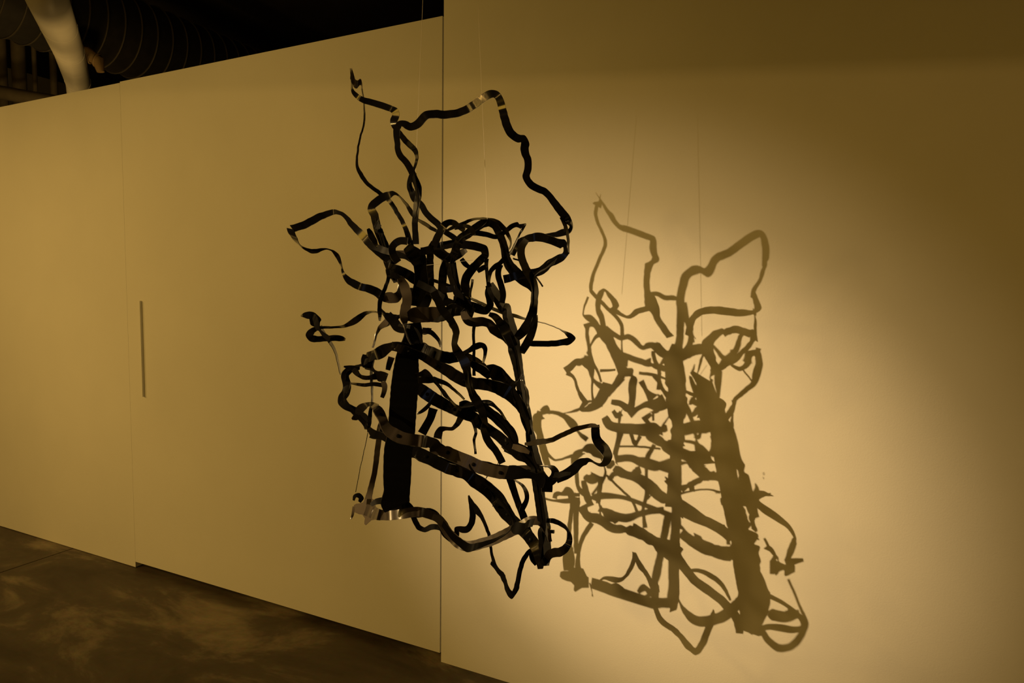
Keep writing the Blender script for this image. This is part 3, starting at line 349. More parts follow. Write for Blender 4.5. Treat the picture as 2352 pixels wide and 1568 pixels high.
'D': (-857,1388,1620,96,228,-136,4,2,6,-16,8,21,4,3,6,-17,10,21,3,3,7,-12,8,17,1,3,7,-2,7,14,0,4,8,3,4,8,0,5,7,1,-1,-4,0,6,8,-5,-8,-24,0,7,7,-7,-11,-29,2,7,6,-7,-10,-21,3,8,5,-8,-9,-16,4,6,4,-7,-5,-9,4,5,5,-3,0,1,5,5,5,-4,2,7,5,3,5,-7,0,2,6,4,5,-9,-3,-7,5,3,4,-12,-4,-9,7,3,4,-24,-6,-4,6,4,1,-39,-11,5,7,4,1,-46,-14,13,6,5,-3,-47,-15,26,5,5,-4,-40,-15,28,2,6,-6,-19,-9,18,1,6,-6,-12,-8,11,0,8,-6,-7,-6,5,0,8,-7,-4,-5,2,0,7,-7,-4,-3,7,0,7,-7,-2,-3,9,-1,6,-7,-5,-4,8,0,5,-7,-5,-5,8,0,3,-8,-3,-8,0,1,1,-8,-1,-9,-7,1,1,-8,1,-12,-16,3,1,-8,4,-17,-27,3,1,-7,7,-21,-31,4,1,-7,12,-25,-29,5,3,-6,17,-30,-30,4,3,-6,19,-31,-24,5,4,-6,19,-29,-19,4,5,-6,15,-20,-14,4,6,-5,10,-5,-10,4,6,-5,6,11,-7,5,7,-5,-5,28,4,4,6,-4,-21,38,22,5,6,-5,-25,44,34,4,3,-6,-12,44,40,4,3,-8,-1,36,44),
'E': (-1069,1460,1569,139,-1,32,-2,0,8,35,41,21,-3,0,8,33,40,21,-2,-1,8,16,31,16,-4,-1,8,-3,18,10,-3,-1,7,-9,10,4,-4,0,8,-3,5,-2,-4,0,8,-1,2,-12,-4,1,8,1,-2,-13,-4,2,8,1,-4,-6,-3,2,9,1,-5,-3,-4,3,8,-1,-6,2,-4,1,8,-7,-9,8,-3,0,8,-8,-10,10,-4,-1,8,-3,-8,4,-3,-1,8,0,-7,-1,-3,-2,8,1,-5,-4,-3,-1,7,0,-3,-8,-3,-1,8,1,-2,-11,-3,0,8,0,1,-8,-2,0,9,0,3,-7,-2,-1,8,-1,3,0,-2,0,8,-5,1,17,-2,0,8,-1,-2,13,-5,-1,8,9,-2,-9,-4,0,8,10,-8,-42,-1,3,8,-16,-28,-119,2,6,7,-18,-22,-66,4,6,6,-16,-13,-21,4,6,6,-12,-8,-16,4,6,5,-12,-3,-4,5,5,4,-14,-1,-4,6,5,4,-16,1,1,7,5,3,-36,0,20,7,4,4,-57,4,42,7,4,-1,-49,22,76,7,3,-5,-37,33,47,6,2,-6,-25,32,5,5,2,-6,-26,18,-4,6,1,-7,-16,3,-7,6,1,-6,-7,-7,-4,5,1,-8,-6,-15,-8,4,2,-7,-10,-14,-9,3,3,-7,5,-2,-5,1,6,-6,11,14,1,2,8,-6,9,21,8,2,9,-5,4,24,6,4,7,-4,-12,10,-13,5,7,-4,-11,3,-15,6,4,-4,3,-3,-2,7,3,-5,15,-18,-1,7,1,-5,26,-35,-7,9,1,-4,36,-47,-9,9,0,-4,45,-47,-3,9,1,-3,47,-38,1,9,2,0,35,-27,8,8,3,2,20,-16,12,7,3,3,14,-6,-4,7,3,4,9,-2,-19,8,3,4,5,0,-13,9,1,2,0,1,-7,9,0,3,2,-2,-3,10,-1,3,2,-2,4,9,0,3,1,-6,6,8,1,4,-2,-11,10,7,4,3,-1,-16,9,6,6,3,2,-21,6,5,9,2,3,-24,1,4,10,1,3,-22,-6,4,10,1,-1,-17,-16,4,10,-2,-9,-7,-31,4,11,-1,-18,8,-25,5,10,-1,-29,26,-17,4,9,-2,-46,37,3,5,8,-3,-48,44,15,4,7,-5,-41,47,18,5,5,-6,-29,43,21,5,5,-6,-14,37,27,4,3,-7,-3,29,26,4,2,-8,1,22,18,4,1,-8,7,18,16,3,1,-8,16,17,19,1,0,-9,11,11,14,-1,-2,-8,2,4,6,-3,-2,-8,9,6,-2),
'F1': (-921,1419,1662,155,65,-78,4,0,8,1,-3,1,4,-1,7,2,-2,0,5,-1,8,-1,-1,-2,5,0,7,0,-2,-4,4,0,8,1,-8,-8,4,3,7,-5,-21,-18,3,3,7,-10,-30,-26,4,6,5,-31,-43,-16,5,7,3,-47,-47,-6,6,8,-1,-42,-37,13,4,6,-4,-20,-21,19,4,6,-5,11,-3,19,5,6,-5,6,-3,3,5,5,-4,4,-2,-4),
'F2': (-804,1327,1693,72,-101,-43,6,5,3,3,5,-23,5,6,3,-2,4,-18,6,6,2,-17,-2,-2,6,6,-1,-30,-8,1,6,5,-5,-38,-13,8,3,2,-6,-22,-8,23,3,1,-8,9,5,16),
'S6': (-924,1422,1660,130,-151,-193,7,5,1,0,2,-4,7,4,1,0,2,-3,7,3,2,-2,1,-2,8,3,1,-5,-1,-1,7,4,2,-7,-3,-1,7,4,1,-7,-4,-1,7,4,0,-9,-4,0,6,5,0,-11,-4,1,7,4,-1,-9,-3,-1,7,4,0,-7,0,-3,7,4,-1,-6,0,-3,7,5,-1,-9,-1,-2,6,5,-1,-9,-2,-1,6,6,-2,-17,-8,7,6,6,-2,-38,-20,16,6,5,-3,-46,-24,36,2,3,-8,-24,-9,101,0,0,-8,-7,2,104,-4,-3,-6,16,13,49,-5,-3,-6,13,10,25,-4,-5,-6,2,3,3,-4,-4,-6,-2,2,-2,-4,-4,-6,-9,1,1,-4,-4,-7,-12,1,-3,-4,-3,-6,-15,0,-8,-4,-3,-7,-17,-3,-13,-3,-3,-7,-13,-3,-21,-1,-3,-8,-7,-3,-31,0,-3,-8,-7,0,-29,1,-1,-8,-11,3,-19,2,-1,-8,-13,9,-12,1,-1,-8,-18,15,-8,0,0,-9,-20,19,-4,1,-1,-8,-19,18,-3,1,0,-8,-14,13,-6,2,0,-8,-9,5,-7,1,0,-8,-6,0,-8),
'S7': (-789,1458,1630,-60,-118,-5,-1,1,-9,18,0,-2,-1,2,-9,14,-3,-1,0,2,-9,7,-2,0,0,2,-9,2,-1,-1,0,2,-9,-3,3,-2,1,1,-8,-8,8,-5,2,0,-9,-24,9,-7,2,1,-9,-35,6,-9),
'S8': (-757,1496,1633,-46,-92,70,-5,-4,-7,5,5,6,-5,-5,-7,2,4,6,-6,-6,-5,-3,-1,7,-6,-5,-7,-2,-9,-13,-4,-5,-7,0,-14,-30,-1,-4,-9,13,-9,-24,-1,-2,-10,13,-6,-15,0,-2,-9,10,-2,-3),
'S9': (-767,1493,1617,-98,-109,52,-4,-1,-9,-5,-2,-17,-2,0,-9,-5,0,-24,-1,2,-9,-5,3,-27,1,2,-9,-6,8,-18,2,3,-8,-4,8,-10,2,2,-9,-4,4,0,2,2,-9,-1,-4,8,2,1,-9,9,-11,15,1,0,-9,16,-12,21,-1,-1,-9,14,-10,16,-1,-2,-9,12,-5,11),
'E2': (-1055,1324,1701,23,-112,-35,4,2,-8,-68,-5,-25,3,1,-8,-38,6,-15,3,3,-8,-1,2,-4,4,3,-7,33,-6,11,3,2,-8,53,-6,21,3,2,-8,61,5,28),
'F4': (-973,1378,1672,22,10,189,-8,-3,1,-17,-8,2,-8,-4,0,-28,-19,-5,-8,-3,-3,-44,-33,-17,-6,-3,-5,-36,-36,-49,-6,-1,-7,-23,-28,-64,-2,1,-8,-3,-12,-61,0,3,-9,6,-3,-48,2,3,-8,13,5,-33,4,3,-7,8,3,-17,4,3,-7,5,3,-8),
'F5': (-1030,1408,1642,-21,28,-185,8,4,0,9,-12,-11,7,4,0,8,-11,-3,8,4,1,4,-5,1),
'F8': (-927,1408,1656,-66,-196,-22,1,0,-8,-3,0,4,1,0,-8,-4,1,3,1,-1,-8,-3,0,2,0,-2,-8,-3,1,1,2,-1,-8,1,-1,-1,1,-2,-9,4,-1,-1,1,-1,-8,7,-3,-1,1,0,-8,10,-2,0,1,0,-8,11,-1,2,0,1,-8,8,-2,4,0,1,-8,6,0,8,-1,0,-8,2,2,11,-1,-1,-8,-6,6,15,-2,-1,-8,-17,10,15,-1,-1,-8,-33,14,17,-3,-1,-8,-37,20,16,-3,-1,-7,-30,25,12,-4,-1,-8,-22,21,10,-4,-1,-7,-17,11,9),
'F9': (-1021,1367,1610,84,-201,-125,5,5,-3,-20,4,-26,6,5,-3,-22,8,-24,5,6,-3,-24,11,-18,5,6,-4,-23,12,-10,4,6,-3,-22,13,-4,4,7,-4,-21,15,-4,5,6,-4,-19,19,-7,3,6,-5,-16,19,-8,4,7,-4,-10,13,-5,5,6,-4,-3,0,1,5,7,-3,7,-11,6,5,6,-3,10,-21,10,5,5,-5,6,-24,15,4,5,-5,-3,-23,23,5,4,-6,-3,-16,19,4,3,-7,7,-6,5,5,2,-6,11,0,-4,5,3,-6,13,4,-13,6,3,-5,16,7,-21,7,3,-4,18,5,-9,7,3,-3,20,5,1,8,4,-3,15,1,0,7,3,-3,7,-2,1,8,3,-2,5,0,0),
'F10': (-859,1378,1621,-38,-195,32,-2,-2,-8,-26,1,1,-2,-1,-8,-26,3,0,-1,-1,-8,-17,6,-5,-1,0,-8,-10,5,-9,-1,1,-8,-5,3,-8,-1,0,-8,-2,5,-2,-1,1,-8,-5,10,-4,0,0,-8,-18,13,-10,0,0,-9,-27,11,-19,0,0,-8,-13,8,-16,3,0,-7,11,2,-12,3,1,-8,20,-6,-11),
'F11': (-903,1469,1625,-270,-91,-48,2,0,-8,1,-12,-5,1,0,-9,-3,-2,-4,2,0,-8,-4,17,-2,2,1,-9,-2,36,-1,2,1,-8,-2,38,-2,2,1,-9,-3,27,-4,1,2,-8,0,16,-6,3,2,-8,4,7,-6,2,2,-8,6,-3,-7,3,1,-8,5,-17,-7,3,2,-8,-3,-32,-9,3,1,-8,-4,-34,-9),
'F12': (-810,1425,1578,14,-126,6,-1,0,-9,3,1,1,-1,-1,-9,2,0,0,-2,-1,-9,1,0,-1,-1,-1,-9,0,0,-2,1,-1,-9,0,-1,-3),
'F13': (-862,1362,1550,-1,32,-140,10,5,1,10,-9,-6,9,5,1,8,-7,-2,10,5,2,5,-4,1),
'F14': (-858,1475,1512,-71,29,-222,6,6,-2,1,-23,-9,7,7,-2,2,-19,-6,5,8,-3,-6,-2,-1,6,7,-3,0,22,5,5,8,-3,30,51,5,7,7,-1,49,64,23,4,7,6,44,58,85,3,4,8,28,39,81,-2,2,9,-4,9,42,-3,2,9,-6,2,16,-3,1,9,7,4,-9,-1,1,9,-5,0,-18,1,2,9,-20,-7,-19),
'F15': (-842,1436,1497,-235,123,-49,2,1,-8,-19,-27,-29,3,1,-7,7,-17,-39,5,1,-7,41,0,-54,6,3,-4,55,11,-41,7,4,-1,57,18,-19,7,5,0,27,8,-10,6,5,1,-3,-1,0,6,6,0,-22,-5,11,5,7,-2,-40,-17,24,5,7,-3,-32,-26,14,3,7,-7,-16,-36,-4,2,6,-6,1,-41,-11,4,8,-5,21,-30,-18,4,7,-4,20,-13,-16,4,8,-5,-7,2,6,4,8,-4,-23,17,20,4,8,-6,-26,28,25,2,7,-7,-24,27,30,3,6,-7,-14,25,25,2,4,-8,-2,23,16,3,2,-8,3,18,15),
'F15b': (-782,1461,1491,86,-227,-77,7,6,-3,-34,-5,-27,5,5,-4,-38,-1,-19,5,5,-7,-41,5,1,4,3,-7,-41,12,3,5,3,-7,-42,20,-6,5,1,-7,-38,25,-7,5,0,-8,-28,22,-1,5,0,-7,-11,8,5,5,1,-8,4,-10,10,4,0,-8,17,-21,11,4,1,-8,23,-20,12,4,0,-8,22,-14,12),
'F16': (-877,1534,1529,62,-151,-42,7,3,-4,-4,-1,-7,7,3,-3,-3,0,-6,7,3,-4,-3,0,-4,7,4,-3,-2,0,-3,7,3,-4,-2,1,-2,7,3,-3,-1,0,-1,8,2,-3,-1,1,-1,7,3,-4,-1,0,-3,8,2,-3,-1,1,-3,8,2,-3,-1,1,-4,8,2,-3,0,1,-2,7,2,-2,1,1,-2,8,3,-2,2,0,0,7,3,-2,1,0,2,8,4,-2,1,-2,2,7,3,-2,2,-2,6,8,4,-3,4,-2,13,7,3,-2,5,-1,15,7,4,-2,3,-1,13,7,4,-2,2,-1,9,7,5,-1,2,0,7,7,5,-2,0,0,4,6,7,-2,-1,-1,2,5,8,-2,-1,0,1,6,8,-2,-1,-1,-1,5,9,-3,-1,-1,0,5,8,-3,-2,0,0,6,8,-3,-1,-1,0,5,8,-4,-2,0,0,6,6,-3,-2,1,0,6,5,-5,-8,3,-9,7,4,-4,-18,8,-19,6,3,-5,-35,12,-47,7,2,-5,-60,12,-17,6,0,-6,-102,-1,105,-4,-4,-6,66,71,135,-7,-5,-4,54,42,53,-7,-5,-1,10,3,-20,-7,-4,-1,12,-1,-7,-8,-4,-2,10,-6,0,-8,-4,-1,8,-8,0,-7,-4,0,8,-7,-1,-8,-3,-1,7,-6,-2,-8,-4,0,5,-4,-2,-7,-4,0,4,-2,0,-8,-4,0,3,0,0,-8,-3,0,2,1,0,-7,-4,0,2,1,0,-8,-4,1,3,2,0,-8,-4,0,3,1,0),
'F17': (-812,1439,1461,-18,-116,13,-1,-1,-8,4,1,-2,0,-1,-8,5,-1,-2,1,-2,-9,3,0,-2,1,-1,-8,3,0,0,2,-2,-8,2,0,-1,1,-2,-9,-1,0,1,1,-1,-8,-2,0,0,1,-1,-8,-2,-1,2,0,-1,-9,-1,0,0,1,0,-8,0,1,1,0,-1,-9,0,0,0,0,0,-8,-1,1,1,1,-1,-8,-3,0,0,0,0,-9,-4,0,0,1,-1,-8,-3,-1,1),
'G1': (-1099,1513,1466,96,29,227,-7,-4,4,6,-41,-43,-6,-6,3,11,-45,-38,-6,-5,4,9,-39,-31,-5,-6,3,3,-28,-26,-7,-6,2,2,-16,-23,-7,-4,2,0,-9,-19,-8,-4,1,-2,-4,-8,-8,-3,2,-3,0,6,-9,-3,0,-9,3,14,-8,-3,-2,-21,1,21,-9,-3,-3,-29,4,21,-7,-2,-5,-36,6,20,-7,-2,-5,-34,6,16,-8,-2,-6,-16,8,13,-9,0,-5,1,3,9,-11,2,-5,21,-3,-8,-12,1,-5,36,-6,-22,-11,2,-4,34,-7,-23,-12,1,-4,27,-5,-23,-12,1,-2,17,-3,-14,-12,0,-1,9,0,-7,-12,0,-1,5,1,-1,-11,-1,-1,1,1,4,-10,-1,0,-2,2,7,-9,-3,0,-3,2,4,-9,-4,-1,-6,5,3,-8,-4,-1,-25,6,12,-8,-3,-3,-48,12,34,-8,-4,-5,-76,10,5,-6,-2,-6,-109,-10,-38,-4,-1,-8,-39,0,-106,2,5,-8,89,32,-145,5,7,-3,81,13,-34,4,8,-1,62,-1,28,4,9,0,36,-8,7,4,8,1,8,-11,4,5,9,0,-1,-5,1,5,7,0,-2,-1,-3,6,7,1,-5,-3,-3,7,6,0,-5,-7,1,8,5,-1,-3,-14,1,8,4,-1,8,-14,36,8,4,-2,17,-6,75),
'G2': (-1354,1399,1472,169,-171,-11,8,4,2,-7,10,-103,7,5,0,-27,14,-65,7,5,0,-50,12,-21,5,8,-3,-95,4,25,0,7,-7,-245,-63,191,-7,6,-10,29,24,-17,-5,7,-10,53,-6,23,0,10,-4,140,3,-37,3,10,-1,128,1,-54,-1,5,-10,-3,-31,25,1,5,-8,-8,-15,13,2,5,-9,5,1,-7,2,6,-8,3,1,-1,3,5,-8,3,0,4,2,5,-8,3,0,6,3,4,-8,4,0,10,3,3,-9,3,0,10,3,2,-9,5,1,9,3,1,-9,3,1,8,2,0,-9,3,0,4,3,0,-10,3,1,3,3,0,-9,2,1,2,3,-1,-9,3,1,2,3,-1,-10,6,2,2,4,0,-9,6,2,3),
'G3': (-1207,1450,1326,68,-149,134,-8,-5,-3,-56,4,35,-7,-3,-5,-65,1,-3,-5,-4,-7,-73,-10,-72,-1,-1,-9,-35,0,-74,2,1,-9,-2,10,-53,3,0,-9,-13,6,4,2,-1,-9,-11,8,37,0,-2,-9,1,14,55,-1,-4,-9,2,9,35,-2,-6,-7,-3,-7,2,-1,-5,-7,12,-16,-51,3,-4,-9,26,-20,-112,7,1,-7,66,1,-69,7,2,-5,69,8,-22,7,5,-4,29,-6,1,6,5,-4,14,-8,11,7,6,-4,13,-6,11,6,5,-5,9,-3,12),
'G3b': (-1224,1427,1333,-71,76,-36,9,6,-2,13,-24,-62,9,7,-2,12,-17,-43,8,7,-1,1,2,4,9,7,-1,-11,21,66),
'G3c': (-1133,1358,1339,-199,114,-106,6,2,-6,-29,-16,-18,5,2,-7,22,17,16,7,3,-6,40,25,8,7,3,-3,20,10,-26,9,4,-1,21,5,-3,8,4,1,24,-7,-3,8,4,2,34,-24,-35,8,4,3,30,-37,-48,8,4,0,-24,-54,-31,8,4,-2,-26,-25,4,8,4,-3,-14,10,33),
'G3d': (-1150,1369,1298,75,-97,-13,6,8,-2,-6,1,-21,5,8,-2,-4,4,-19,5,9,-2,1,7,-13,6,8,-1,-1,6,-10,7,7,1,-2,6,-5,6,7,1,-6,1,-5,7,7,-1,-11,-5,-9,7,7,-2,-7,-7,5,7,6,-3,3,-3,27),
'G4': (-1092,1362,1381,-172,193,-100,18,-8,0,23,-37,-93,18,-10,1,76,-28,-62,51,-52,8,84,-20,-23,7,4,4,63,-6,-2,6,3,4,15,14,12,6,4,5,-40,26,24,9,0,4,-60,30,29,11,-3,4,-57,22,27,11,-1,4,-46,9,24,9,1,1,-27,1,6,9,1,-1,-15,-2,-4),
'G4b': (-1116,1400,1373,-203,-216,65,-1,-3,-11,-22,-19,-2,0,-3,-12,55,-10,8,2,-1,-12,100,0,-2),
'G5': (-1139,1451,1359,-5,-106,21,-1,-1,-9,2,0,-1,-1,-2,-9,2,0,-1,1,-3,-8,0,1,-1,1,-3,-9,-3,-1,-2,3,-4,-8,-4,-1,-3,3,-3,-9,0,-1,-2,2,-3,-8,5,0,0,1,-1,-9,9,1,1,0,2,-9,7,1,1,-2,2,-10,6,0,2,-2,3,-9,6,1,1,-2,3,-10,3,1,2,-2,2,-9,-3,1,2,-1,0,-10,-12,1,2,-3,1,-9,-22,1,1,-1,-1,-9,-26,5,0,-1,-1,-9,-24,9,-2,0,-1,-9,-21,8,-2,0,-2,-8,-11,2,-1,1,-2,-9,10,-5,1,0,-2,-9,31,-8,3,0,-2,-8,40,-5,3,0,-1,-9,36,0,2),
'wireL': (-1163,1456,1147,-7,-16,6,-1,-2,-9,0,0,0,-1,-1,-9,0,0,0,-2,-1,-9,0,0,0,-1,-1,-9,0,0,0,-2,-1,-9,0,0,0,-3,0,-9,-1,1,0,-3,1,-10,0,0,0,-3,1,-9,0,0,0,-4,2,-10,0,0,0,-4,1,-10,0,0,0,-3,0,-10,0,0,0,-2,0,-9,0,-1,0,-2,0,-9,1,0,0,-1,-1,-10,1,0,0,-2,-1,-9,1,0,0,-1,-1,-9,0,0,0,-1,-2,-9,0,0,0,-1,-1,-9,-1,0,1,-2,-1,-9,0,0,0),
'G6': (-1075,1445,1482,-20,-78,47,-5,-2,-8,-41,6,18,-4,-3,-8,-32,8,20,-4,-4,-8,-11,5,28,-4,-6,-6,18,-2,-6,-5,-6,-6,39,-10,-33,-2,-4,-8,33,-14,-29,-3,-4,-9,24,-11,-20,-1,-2,-9,10,-7,-4,-1,-2,-9,4,-2,0,-2,-1,-9,2,0,1,-3,-2,-9,1,0,1),
'G7': (-992,1320,1600,-21,-117,-16,1,0,-9,4,1,7,2,0,-8,4,0,8,-1,0,-8,2,1,9,-2,-1,-8,1,1,9,-3,-1,-7,-1,2,8,-3,0,-8,-3,2,5,-4,-1,-8,-6,3,2,-3,0,-7,-12,1,0,-4,0,-8,-14,-1,-2,-4,1,-8,-4,-1,-6,-3,2,-8,8,0,-10,-3,3,-9,10,-1,-9,-2,2,-8,5,-6,-4,0,2,-9,9,-4,-1,-1,1,-8,25,3,1,0,0,-8,32,7,3),
'G8': (-1034,1353,1524,-73,169,-103,7,4,4,47,-48,-120,7,4,1,5,-55,-54,8,5,0,3,-13,3,7,5,0,69,66,37,5,5,6,8,63,93,2,3,8,-31,40,90,1,2,9,-27,20,26,0,2,9,-24,4,6),
'G9': (-963,1333,1579,-27,-204,-76,4,0,-8,-43,6,-8,4,1,-7,-48,16,-5,4,0,-7,-40,21,5,3,-1,-8,-27,15,15,4,-1,-8,-8,3,19,3,-2,-8,10,-4,25,2,-2,-8,10,-2,25,2,-4,-8,-7,3,20,0,-4,-7,-16,6,15,1,-3,-8,-4,2,5,0,-3,-8,15,-16,-10,1,-3,-8,37,-28,-14,1,-2,-8,69,-21,-12,2,-1,-8,78,-9,-9,1,0,-7,61,-2,4,2,-1,-8,40,3,6,2,0,-8,13,-1,1,2,1,-8,-1,-3,-1,3,0,-7,1,0,0,3,1,-7,1,1,1,4,2,-7,1,0,0),
'G10': (-928,1315,1486,-99,200,-217,6,5,1,59,-62,-113,6,7,1,41,-66,-50,5,6,1,10,-47,1,6,7,0,-2,-12,-1,5,7,0,-12,10,6,6,7,0,-15,17,1,5,7,1,-13,18,2,6,6,0,-27,17,4,7,6,-1,-43,20,6,6,6,-1,-39,34,38,7,5,-2,-29,38,69),
'G10b': (-885,1424,1495,-22,170,-214,8,4,3,25,-42,-78,7,4,2,-2,-34,-28,8,4,0,-35,-11,17,8,4,0,-41,11,17,9,3,0,-40,16,21,8,4,-2,-26,13,15,7,4,-3,-12,8,8,8,3,-3,-8,4,7),
'G11': (-1039,1382,1484,-64,-176,-156,7,2,-7,-25,9,2,6,3,-7,-24,15,-3,6,2,-8,-16,10,-20,6,2,-8,27,6,-24,8,4,-5,104,23,-15,9,4,0,116,29,6,6,4,6,76,23,32),
'H1a': (-949,1294,1416,-232,215,-112,5,2,-5,-4,-21,-59,5,3,-4,0,-16,-46,6,4,-2,14,2,-1,6,5,-2,16,13,19,5,5,-2,4,10,9,4,6,-3,-4,4,7,4,7,-3,-8,0,6,4,7,-3,-5,-2,2,3,7,-4,-4,-3,0,3,8,-4,-3,-4,-3,3,8,-5,-2,-6,-5,3,7,-4,-1,-6,-6,4,7,-5,2,-7,-8,4,6,-4,3,-7,-10,4,5,-4,4,-11,-10,5,5,-4,1,-15,-12,6,4,-3,-1,-20,-14,5,4,-4,0,-20,-13,6,5,-4,2,-17,-9,5,3,-4,0,-13,-3,5,4,-5,1,-9,-2,5,5,-4,6,-3,-4,5,4,-4,10,2,-8,6,5,-4,14,6,-8,5,5,-4,13,11,-5,6,5,-3,15,14,-2,5,6,-2,16,14,1,6,4,-2,13,11,-1,7,5,-2,10,4,-4,6,5,0,7,0,-4,7,4,-1,3,-3,-3,7,3,-1,-2,-6,-1,7,4,-1,-6,-10,2,7,3,-2,-7,-18,1,7,3,-2,-3,-30,-1,8,3,-2,-1,-42,-6,6,2,-3,-2,-47,-5,7,3,-3,-6,-38,0,7,2,-4,-15,-25,10,6,3,-3,-23,-12,14,7,2,-5,-25,7,17,6,1,-5,-23,30,21,5,2,-6,-20,50,24,5,0,-6,-16,54,26,5,1,-6,-10,45,22,5,0,-6,-4,34,16,4,0,-7,3,25,13,4,0,-6,5,21,12,4,0,-7,7,17,9,4,0,-7,9,15,6,4,0,-7,10,12,7),
'H1b': (-957,1290,1417,-182,224,-129,7,3,-1,4,-1,-10,6,4,-1,4,-2,-12,6,5,-1,2,-1,-9,5,5,0,-1,2,-3,5,7,-1,7,8,30,3,9,0,16,-3,39,3,9,-1,4,-44,-13,5,5,-4,-30,-101,-115,6,2,-3,10,-86,-70,7,4,-3,39,-39,-10,-20,43,-6,30,-3,2,-1,15,-4,1,16,-3,0,15,-3,-13,25,3,0,14,-4,-11,26,10,1,13,-4,-2,18,6,2,11,-3,10,5,-5,3,10,-4,19,-1,-15,4,10,-2,19,4,-12,4,8,-2,11,18,2,5,9,1,8,36,18,5,7,0,0,37,23,6,7,1,-18,25,14,6,7,1,-29,14,11,6,6,0,-27,12,24,6,6,-2,-25,12,39,6,6,-3,-21,7,31,6,5,-4,-15,1,10,6,4,-4,-11,-2,1,6,4,-6,-6,-3,2,5,4,-5,-2,-1,2,6,3,-6,-2,-1,2),
'V1': (-870,1340,1546,-103,-155,-88,3,1,-7,0,0,1,3,1,-7,-1,0,1,4,2,-6,0,1,0,3,1,-7,0,1,-3,3,1,-7,1,2,-6,4,0,-7,2,0,-7,4,1,-6,5,0,-4,5,1,-6,9,-3,-3,6,-1,-5,11,-5,0,6,0,-6,9,-6,5,6,-1,-6,7,-8,12,5,-1,-6,5,-7,16,5,0,-7,2,-7,21,3,0,-6,0,-5,26,2,0,-8,0,-3,24,-1,-1,-7,4,-1,22,-1,-1,-8,6,0,13,-1,-1,-7,7,1,-6,0,-1,-7,3,3,-21,2,0,-8,-8,5,-34,2,1,-7,-18,12,-34,5,2,-5,-24,19,-28,5,2,-6,-29,23,-19,4,1,-6,-33,18,-6,4,2,-6,-32,4,8,3,1,-7,-13,-6,16,2,0,-7,18,-9,25,2,1,-7,31,-15,30,1,0,-8,25,-18,18,1,2,-7,19,-15,8,-1,2,-8,12,-9,1,0,4,-8,10,-5,-3,-1,5,-8,9,-1,-3,-1,5,-8,6,4,-6,1,4,-8,-6,7,-14,1,4,-8,-21,10,-21,2,3,-7,-24,17,-21,3,3,-7,-20,21,-15,3,3,-6,-12,14,-8,4,2,-7,-2,0,4,2,3,-7,7,-14,16,3,2,-7,14,-20,22,3,1,-8,19,-17,19,2,0,-7,17,-9,21,2,1,-7,10,-2,43,2,0,-8,1,4,76,1,0,-7,6,4,47,-4,-2,-6,18,-6,-101,1,0,-7,-9,-9,-41,3,1,-7,-15,-1,-17,3,0,-7,-9,6,-29,3,1,-7,-4,8,-21,4,2,-7,0,4,-13,4,1,-6,7,0,-4,5,2,-6,10,-1,5,5,2,-6,8,-3,7,4,1,-6,1,-4,7,4,2,-7,-4,-4,7,3,1,-6,-4,-1,5,4,1,-7,-2,-1,3,3,1,-7,-1,0,4),
'H1c': (-825,1518,1345,-193,300,-155,8,4,-2,-16,-63,-88,8,3,-2,-12,-86,-67,7,3,-5,-27,-99,-25,7,3,-5,-15,-75,-7,6,3,-6,-1,-21,5,6,2,-6,-2,32,10,6,4,-6,1,65,9,7,3,-5,17,77,14,6,5,-5,20,68,21,7,5,-3,14,50,31,8,4,-2,18,37,36),
'H1e': (-809,1409,1375,-137,120,-87,5,5,-7,-5,-40,-45,6,5,-6,2,-49,-38,6,7,-5,13,-37,-18,6,7,-5,2,-16,1,5,6,-6,-39,4,23,5,5,-8,-8,49,45,4,2,-9,42,78,62),
'H1f': (-948,1407,1445,5,-37,-165,7,5,0,-1,-24,22,6,6,-2,0,-27,23,5,7,-4,-3,-24,26,3,7,-6,-2,-18,24,3,7,-7,5,-10,23,3,6,-8,10,-4,20,2,3,-9,14,0,15,1,2,-8,15,3,12),
'H1d': (-834,1413,1390,100,-94,-70,6,4,3,1,8,-3,6,6,4,-3,15,-7,5,7,4,-3,25,-20,4,8,5,-2,25,-30,5,8,3,-24,1,-22,5,8,2,-40,-29,1,6,7,-2,-62,-54,53,3,4,-8,-8,-31,67,0,0,-9,26,-8,45,0,-2,-9,20,-5,10,-1,-2,-8,14,0,1,-1,-3,-9,10,0,0),
'H1g': (-692,1485,1315,34,-120,9,3,1,-8,-28,-8,-9,4,0,-8,-22,-4,-2,2,-2,-9,-11,0,5,2,-1,-8,-1,0,7,1,-2,-9,7,0,7,1,-1,-8,20,4,5,0,-2,-9,28,8,1),
